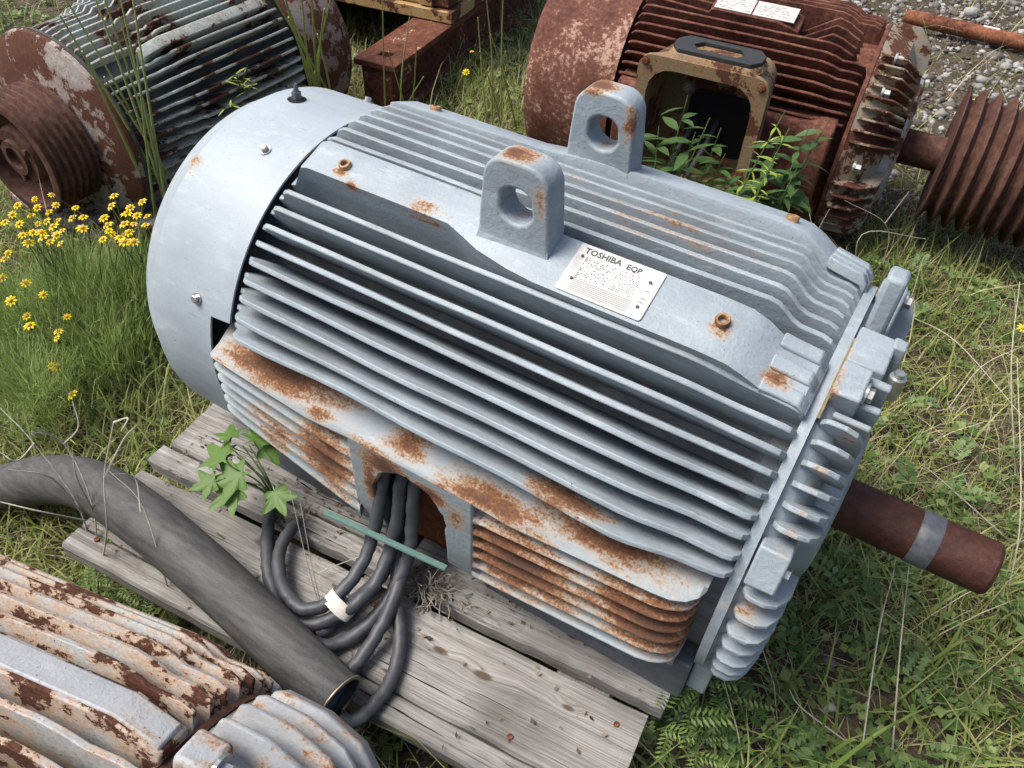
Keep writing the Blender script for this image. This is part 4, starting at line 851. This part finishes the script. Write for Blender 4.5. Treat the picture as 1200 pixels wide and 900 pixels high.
for u, v, z, a, s_ in ((284, 522, -.085, 1.5, .078), (268, 545, -.10, 2.9, .085), (300, 552, -.11, 3.9, .092), (266, 520, -.09, 2.3, .062), (318, 566, -.14, -.5, .066), (278, 535, -.12, 3.3, .07), (292, 522, -.10, .7, .075), (290, 565, -.13, 4.4, .075), (262, 560, -.12, 4.0, .06)):
    p = at(u, v, z)-sb; C = catmull([(0, 0, 0), Vector((.0, 0, .06))+p*.3, p], 6); MB().tube(C, [.0022*(1-.5*i/len(C)) for i in range(len(C))], 5).build('stem', STEM, sap, 60)
    l = bpy.data.objects.new('leaf', LM); COL.objects.link(l); l.parent = sap; place(l, p, (math.cos(a), math.sin(a), -.15), (.15, -.35, 1), s_)
# feathery weeds by the plank end
FR = MB(); 
for i in range(7):
    f = (i+1)/7.0
    for sg in (-1, 1):
        c = Vector((f*.9, 0, -.15*f*f)); d = Vector((.45, sg*.9, -.12)).normalized(); l = .25*(1.1-.4*abs(f-.4)); wv = Vector((1, 0, 0))*.045
        FR.add([c, c+d*l*.5-wv, c+d*l, c+d*l*.5+wv], [(0, 1, 2, 3) if sg > 0 else (3, 2, 1, 0)])
FR.add([(0, -.006, 0), (.95, -.004, -.15), (.95, .004, -.15), (0, .006, 0)], [(0, 1, 2, 3)])
frond = bpy.data.meshes.new('frond'); frond.from_pydata(FR.v, [], FR.f); frond.materials.append(leafmat('frond_green', [(.07, .13, .03), (.12, .19, .05), (.19, .26, .08)], .35))
def feathery(label, base, tips, s_, n, seed):
    base = Vector(base); o = thing('feathery_weed', label, 'plant', base, 0); rn = random.Random(seed)
    for tp in tips:
        tp = Vector(tp)-base; C = catmull([(0, 0, -.01), tp*.5+Vector((0, 0, .03)), tp], 6); MB().tube(C, [.0022*(1-.6*i/len(C)) for i in range(len(C))], 5).build('stem', STEM, o, 60)
        for k in range(n):
            p = C[min(len(C)-1, int((.3+.7*k/max(1, n-1))*(len(C)-1)))]; a = k*2.1+rn.random()*.8; l = bpy.data.objects.new('frond', frond); COL.objects.link(l); l.parent = o
            place(l, p, (math.cos(a), math.sin(a), rn.uniform(.15, .7)), (rn.uniform(-.2, .2), rn.uniform(-.2, .2), 1), s_*rn.uniform(.75, 1.15))
feathery('feathery green weed standing at the end of the wooden planks', at(815, 862, -.40), [at(u, v, z) for u, v, z in ((832, 752, -.20), (812, 788, -.22), (775, 795, -.24), (800, 840, -.25), (862, 810, -.28), (770, 855, -.27), (815, 890, -.26))], .062, 4, 2)
feathery('small green weed between the planks and the flaking motor', at(118, 715, -.40), [at(u, v, z) for u, v, z in ((125, 668, -.27), (105, 680, -.29), (150, 690, -.30), (170, 720, -.32))], .055, 5, 4)
# dry twigs at the left edge
def dry(label, base, paths, r=.0018, m=DRY, name='dry_weed'):
    base = Vector(base); o = thing(name, label, 'plant', base, 0); rn = random.Random(len(paths))
    for P in paths:
        C = catmull([at(*q)-base for q in P], 6); MB().tube(C, [r*(1-.6*i/len(C)) for i in range(len(C))], 5).build('stem', m, o, 60)
    return o
b0 = (112, 690, -.40)
dry('bleached dead twiggy weed standing in front of the thick rubber hose', at(*b0), [(b0, (95, 600, -.22), (40, 520, -.10), (0, 478, -.05)), (b0, (110, 600, -.2), (75, 520, -.08), (30, 505, -.02)), (b0, (125, 625, -.18), (122, 560, -.08), (133, 495, 0)), ((122, 560, -.08), (145, 515, -.03), (160, 498, 0)), ((133, 495, 0), (150, 490, .01), (142, 505, .02)), ((95, 600, -.22), (60, 560, -.12), (10, 550, -.08)), ((100, 610, -.2), (50, 600, -.12), (0, 588, -.1)), ((110, 600, -.2), (90, 560, -.1), (85, 530, -.05)), ((75, 520, -.08), (92, 500, -.04), (85, 470, 0)), ((40, 520, -.10), (20, 540, -.06), (0, 530, -.04))])
dry('tangle of thin brown dry stalks standing left of the cowl', at(60, 470, -.40), [((60+q*14, 480-q*6, -.40), (50+q*17, 420-q*9, -.25), (40+q*21+(q % 3)*9, 350-(q*37) % 60, -.1)) for q in range(9)], .0013, plain('brown_stalk', (.20, .15, .08), .85))
dry('thin leaning dry stem crossing the rubber hose beside the plank', at(208, 735, -.40), [((208, 735, -.40), (190, 665, -.2), (165, 590, -.1), (128, 552, -.05)), ((165, 600, -.1), (158, 560, -.06), (132, 555, -.03))], .0014)
dry('thin dry straws standing beside the looped lead cable', at(375, 712, -.25), [((375, 712, -.24), (360, 660, -.16), (340, 575, -.05)), ((377, 712, -.24), (366, 665, -.16), (352, 590, -.06)), ((372, 672, -.235), (398, 661, -.235), (428, 650, -.235))], .0011)
for lab, b_, ps in (('tall bleached straw stems beside the rusty drive end', (1005, 345, -.40), [((1005, 345, -.40), (1037, 300, -.2), (1037, 262, -.1), (990, 235, 0)), ((1037, 262, -.1), (1065, 225, 0)), ((1005, 345, -.40), (960, 285, -.2), (945, 235, -.1)), ((950, 285, -.2), (972, 245, -.1)), ((1005, 345, -.4), (1010, 275, -.2), (1085, 280, -.25)), ((1037, 345, -.40), (1037, 300, -.22))]),
                    ('pale crossing straw stems in the grass right of the shaft', (1190, 560, -.40), [((1190, 560, -.40), (1185, 430, -.2), (1195, 330, -.1)), ((1190, 640, -.4), (1100, 560, -.3), (1080, 545, -.28)), ((1180, 700, -.4), (1196, 600, -.25), (1192, 420, -.15)), ((1110, 480, -.4), (1150, 430, -.3), (1200, 405, -.25)), ((1065, 370, -.40), (1120, 400, -.3), (1200, 490, -.3))]),
                    ('long thin straw stalks standing in the grass below the shaft', (1010, 880, -.40), [((1010, 880, -.40), (1030, 740, -.25), (1048, 668, -.2)), ((1045, 890, -.4), (1055, 760, -.22), (1065, 665, -.18)), ((1000, 875, -.4), (940, 830, -.33), (925, 808, -.3))])):
    dry(lab, at(*b_), ps, .0016)
# bright blades, bottom right
def tuftthing(label, base, tips, wd, m, name='grass_tuft', cat='grass', group=None, bendz=.05):
    base = Vector(base); o = thing(name, label, cat, base, 0, group); rn = random.Random(int(abs(base.x)*1000))
    for tp in tips:
        tp = Vector(tp)-base; r0 = Vector((rn.uniform(-.02, .02), rn.uniform(-.02, .02), -.01)); C = catmull([r0, (r0+tp)*.5+Vector((0, 0, bendz)), tp], 7); s_ = (tp.cross(Vector((0, 0, 1)))).normalized(); n = len(C)
        if s_.length < .1: s_ = Vector((1, 0, 0))
        secs = [[c-s_*wd*.5*(1-(i/(n-1))**2*.95), c-Vector((0, 0, wd*.18)), c+s_*wd*.5*(1-(i/(n-1))**2*.95)] for i, c in enumerate(C)]
        MB().loft(secs, False, False).build('blade', m, o, 60)
    return o
GB = leafmat('lush_blade', [(.14, .22, .045), (.19, .28, .065), (.24, .33, .09)], .45)
tuftthing('long bright green grass blades at the bottom edge right of the planks', at(960, 905, -.40), [at(u, v, z) for u, v, z in ((1096, 824, -.25), (1060, 840, -.26), (965, 785, -.22), (1010, 870, -.30), (930, 860, -.28), (905, 850, -.28))], .0065, GB)
tuftthing('grass tuft with arching green blades under the end of the shaft', at(1085, 790, -.40), [at(u, v, z) for u, v, z in ((1080, 690, -.22), (1095, 685, -.22), (1110, 700, -.24), (1130, 720, -.27), (1140, 750, -.3), (1055, 710, -.25), (1045, 740, -.28), (1150, 780, -.32))], .006, G1)
# tall reeds in front of the corroded motor
TG = leafmat('tall_stem_green', [(.26, .31, .11), (.36, .40, .16), (.46, .46, .24)], .3)
def reeds(label, b_, tips, r=.0048, group=None):
    base = at(*b_); o = thing('tall_grass', label, 'grass', base, 0, group); rn = random.Random(b_[0])
    for u, v, z in tips:
        tp = at(u, v, z)-base; r0 = Vector((rn.uniform(-.06, .06), rn.uniform(-.06, .06), -.01)); C = catmull([r0, (r0+tp)*.5+Vector((rn.uniform(-.01, .01), rn.uniform(-.01, .01), .02)), tp], 7)
        MB().tube(C, [r*(1-.62*i/len(C)) for i in range(len(C))], 6).build('stem', TG, o, 60)
    return o
reeds('cluster of tall grass stems in front of the brown belt pulley', (205, 262, -.40), [(70, 18, .25), (105, -20, .30), (118, -15, .30), (135, -30, .32), (150, -40, .32), (96, 60, .2), (140, 20, .22), (122, 90, .1), (60, -30, .3), (160, 60, .18)])
reeds('cluster of tall grass stems in front of the peeling brown cowl', (385, 145, -.40), [(310, -20, .30), (318, -40, .3), (326, -30, .32), (352, -20, .28), (365, -10, .28), (380, 10, .22), (392, -20, .25), (338, 20, .2), (372, 40, .15)])
reeds('thin green stems growing beside the rusty steel beam', (470, 150, -.40), [(448, -10, .10), (488, 50, .0), (480, 20, .02), (496, 90, -.1), (455, 60, -.05)], .0035)
reeds('thin green stems between the steel beam and the red cowl', (580, 150, -.40), [(568, -20, .15), (590, -25, .12), (575, 40, .0), (562, 60, -.05), (592, 60, -.05), (560, 20, 0)], .0035)
# little flowering sprig on the corroded motor
sg_ = bush('flowering_sprig', 'small leafy sprig with tiny yellow flowers against the grey-green fins', at(300, 150, -.40), [at(290, 75, .1), at(275, 85, .08), at(300, 95, .06), at(260, 128, .02)], lance, .05, 8, .003, seed=4)
# yellow flowers
FY = leafmat('yellow_petal', [(.85, .60, .01), (.92, .70, .02), (.88, .64, .03)], .2); FC = plain('flower_centre', (.48, .30, .03), .7)
fm = MB()
for k in range(8):
    a = 2*math.pi*k/8; fm.add([(0, 0, 0), (math.cos(a-.28)*.75, math.sin(a-.28)*.75, -.02), (math.cos(a)*1.05, math.sin(a)*1.05, -.22), (math.cos(a+.28)*.75, math.sin(a+.28)*.75, -.02)], [(0, 1, 2, 3)])
petal = bpy.data.meshes.new('flower'); petal.from_pydata(fm.v, [], fm.f); petal.materials.append(FY)
cm = MB().loft([[(r*math.cos(2*math.pi*k/8), r*math.sin(2*math.pi*k/8), z) for k in range(8)] for r, z in ((.36, -.02), (.42, .12), (.32, .28), (.12, .36))]); dome = bpy.data.meshes.new('flower_head'); dome.from_pydata(cm.v, [], cm.f); dome.materials.append(FC)
FG = leafmat('feather_leaf', [(.14, .21, .045), (.21, .30, .08), (.30, .38, .13)], .45)
def flowers(label, b_, spots, leaves, spread, hgt, seed):
    base = at(*b_); o = thing('yellow_flower_plant', label, 'plant', base, 0, 'yellow flower plants'); rn = random.Random(seed); r2 = np.random.default_rng(seed)
    for u, v, z in spots:
        p = at(u, v, z)-base; r0 = Vector((rn.uniform(-.05, .05), rn.uniform(-.05, .05), 0)); C = catmull([r0, (r0+p)*.55+Vector((0, 0, .03)), p], 5)
        st_ = MB().tube(C, [.0016*(1-.4*i/len(C)) for i in range(len(C))], 4).build('stem', STEM, o, 60)
        f = bpy.data.objects.new('flower', petal); COL.objects.link(f); f.parent = o; tilt = Vector((rn.uniform(-.4, .4), rn.uniform(-.6, .1), 1)); s_ = rn.uniform(.0085, .0150)
        place(f, p, (tilt.z, 0, -tilt.x), tilt, s_)
        h = bpy.data.objects.new('flower_head', dome); COL.objects.link(h); h.parent = f
    k = leaves
    if k:
        P = np.stack([r2.normal(0, spread*.6, k), r2.normal(0, spread*.6, k), r2.uniform(0, hgt*.72, k)], -1); az = np.arctan2(P[:, 1], P[:, 0])+r2.normal(0, .7, k)
        P[:, 0] += P[:, 2]*.30; P[:, 1] += P[:, 2]*.15
        V, q, tr = blade_arrays(P, r2.uniform(.03, .085, k), r2.uniform(.0012, .002, k), np.abs(r2.normal(.35, .3, k)), az, r2.uniform(0, .8, k))
        tag(solid('foliage', V, [q, tr], FG, o), kind='stuff')
    return o
rn = random.Random(3)
S1 = [(u, v, -.10+rn.uniform(-.05, .03)) for u, v in ((14, 251), (40, 233), (43, 243), (60, 228), (65, 240), (57, 248), (67, 258), (88, 243), (84, 255), (97, 254), (48, 272), (36, 252), (26, 275), (38, 272), (50, 278), (62, 265), (66, 275), (20, 240), (96, 267), (5, 260), (22, 262), (58, 283), (70, 285), (33, 284), (44, 262), (54, 259), (72, 270))]
S2 = [(u, v, -.10+rn.uniform(-.05, .03)) for u, v in ((130, 241), (133, 229), (121, 255), (127, 270), (120, 280), (132, 274), (140, 278), (145, 283), (148, 250), (152, 243), (156, 262), (150, 272), (166, 236), (170, 263), (160, 252), (145, 262), (156, 283), (172, 253), (126, 263))]
S3 = [(u, v, -.25+rn.uniform(-.03, .03)) for u, v in ((5, 303), (9, 296), (2, 325), (30, 331), (78, 371), (34, 381), (68, 388), (66, 396), (31, 370))]
flowers('feathery green plant with many yellow flowers left of the cowl by the pulley', (95, 388, -.40), S1, 3600, .11, .27, 1)
flowers('feathery green plant with yellow flowers touching the edge of the cowl', (165, 380, -.40), S2, 2800, .095, .26, 2)
flowers('few low yellow flowers on thin stems at the left edge', (48, 425, -.40), S3, 500, .10, .12, 3)
for lab, b_, sp_, nl in (('tall feathery green plant without flowers at the left edge', (25, 405, -.40), [(12, 352, -.2), (50, 345, -.2)], 2600), ('loose feathery green plant between the cowl and the hose', (120, 440, -.40), [(66, 430, -.3), (60, 428, -.28)], 2200), ('low feathery green plant above the left end of the hose', (40, 490, -.40), [(84, 462, -.3)], 1600)):
    flowers(lab, b_, sp_, nl, .10, .20, b_[0])
for lab, b_, sp_ in (('single yellow flower on a thin stem beside the rusty beam', (560, 110, -.40), [(546, 84, -.25), (553, 60, -.2)]), ('single yellow flower on the gravel above the big pulley', (1142, 150, -.40), [(1141, 118, -.3)]), ('small yellow flower at the right edge above the shaft', (1205, 420, -.40), [(1198, 384, -.25)])):
    flowers(lab, b_, sp_, 60, .03, .06, b_[0])

# dead leaf crumbs on the planks
k = 420; u = rng.uniform(-.23, .76, k); w_ = np.where(rng.random(k) < .6, rng.normal(-.31, .03, k), rng.uniform(-.6, -.3, k)); kk = (w_ > -.6) & (w_ < -.295); u, w_ = u[kk], w_[kk]; k = len(u)
cp, sp_ = math.cos(PU), math.sin(PU); P = np.stack([u*cp-w_*sp_, u*sp_+w_*cp, np.full(k, PT+.0055)], -1); a = rng.uniform(0, 6.28, k); l = rng.uniform(.002, .006, k)
d = np.stack([np.cos(a), np.sin(a), rng.uniform(-.2, .5, k)], -1)*l[:, None]; e = np.stack([-np.sin(a), np.cos(a), rng.uniform(-.3, .3, k)], -1)*(l*rng.uniform(.25, .7, k))[:, None]
V = np.stack([P-d, P-e, P+d, P+e], 1).reshape(-1, 3); q = (np.arange(k)*4)[:, None]+np.array([[0, 1, 2, 3]])
tag(solid('leaf_litter', V, [q], leafmat('dead_leaf_crumbs', [(.06, .04, .025), (.13, .09, .055), (.22, .17, .11), (.04, .03, .02)], .1)), 'crumbs of dead leaf and dirt on the planks', 'litter', kind='stuff')
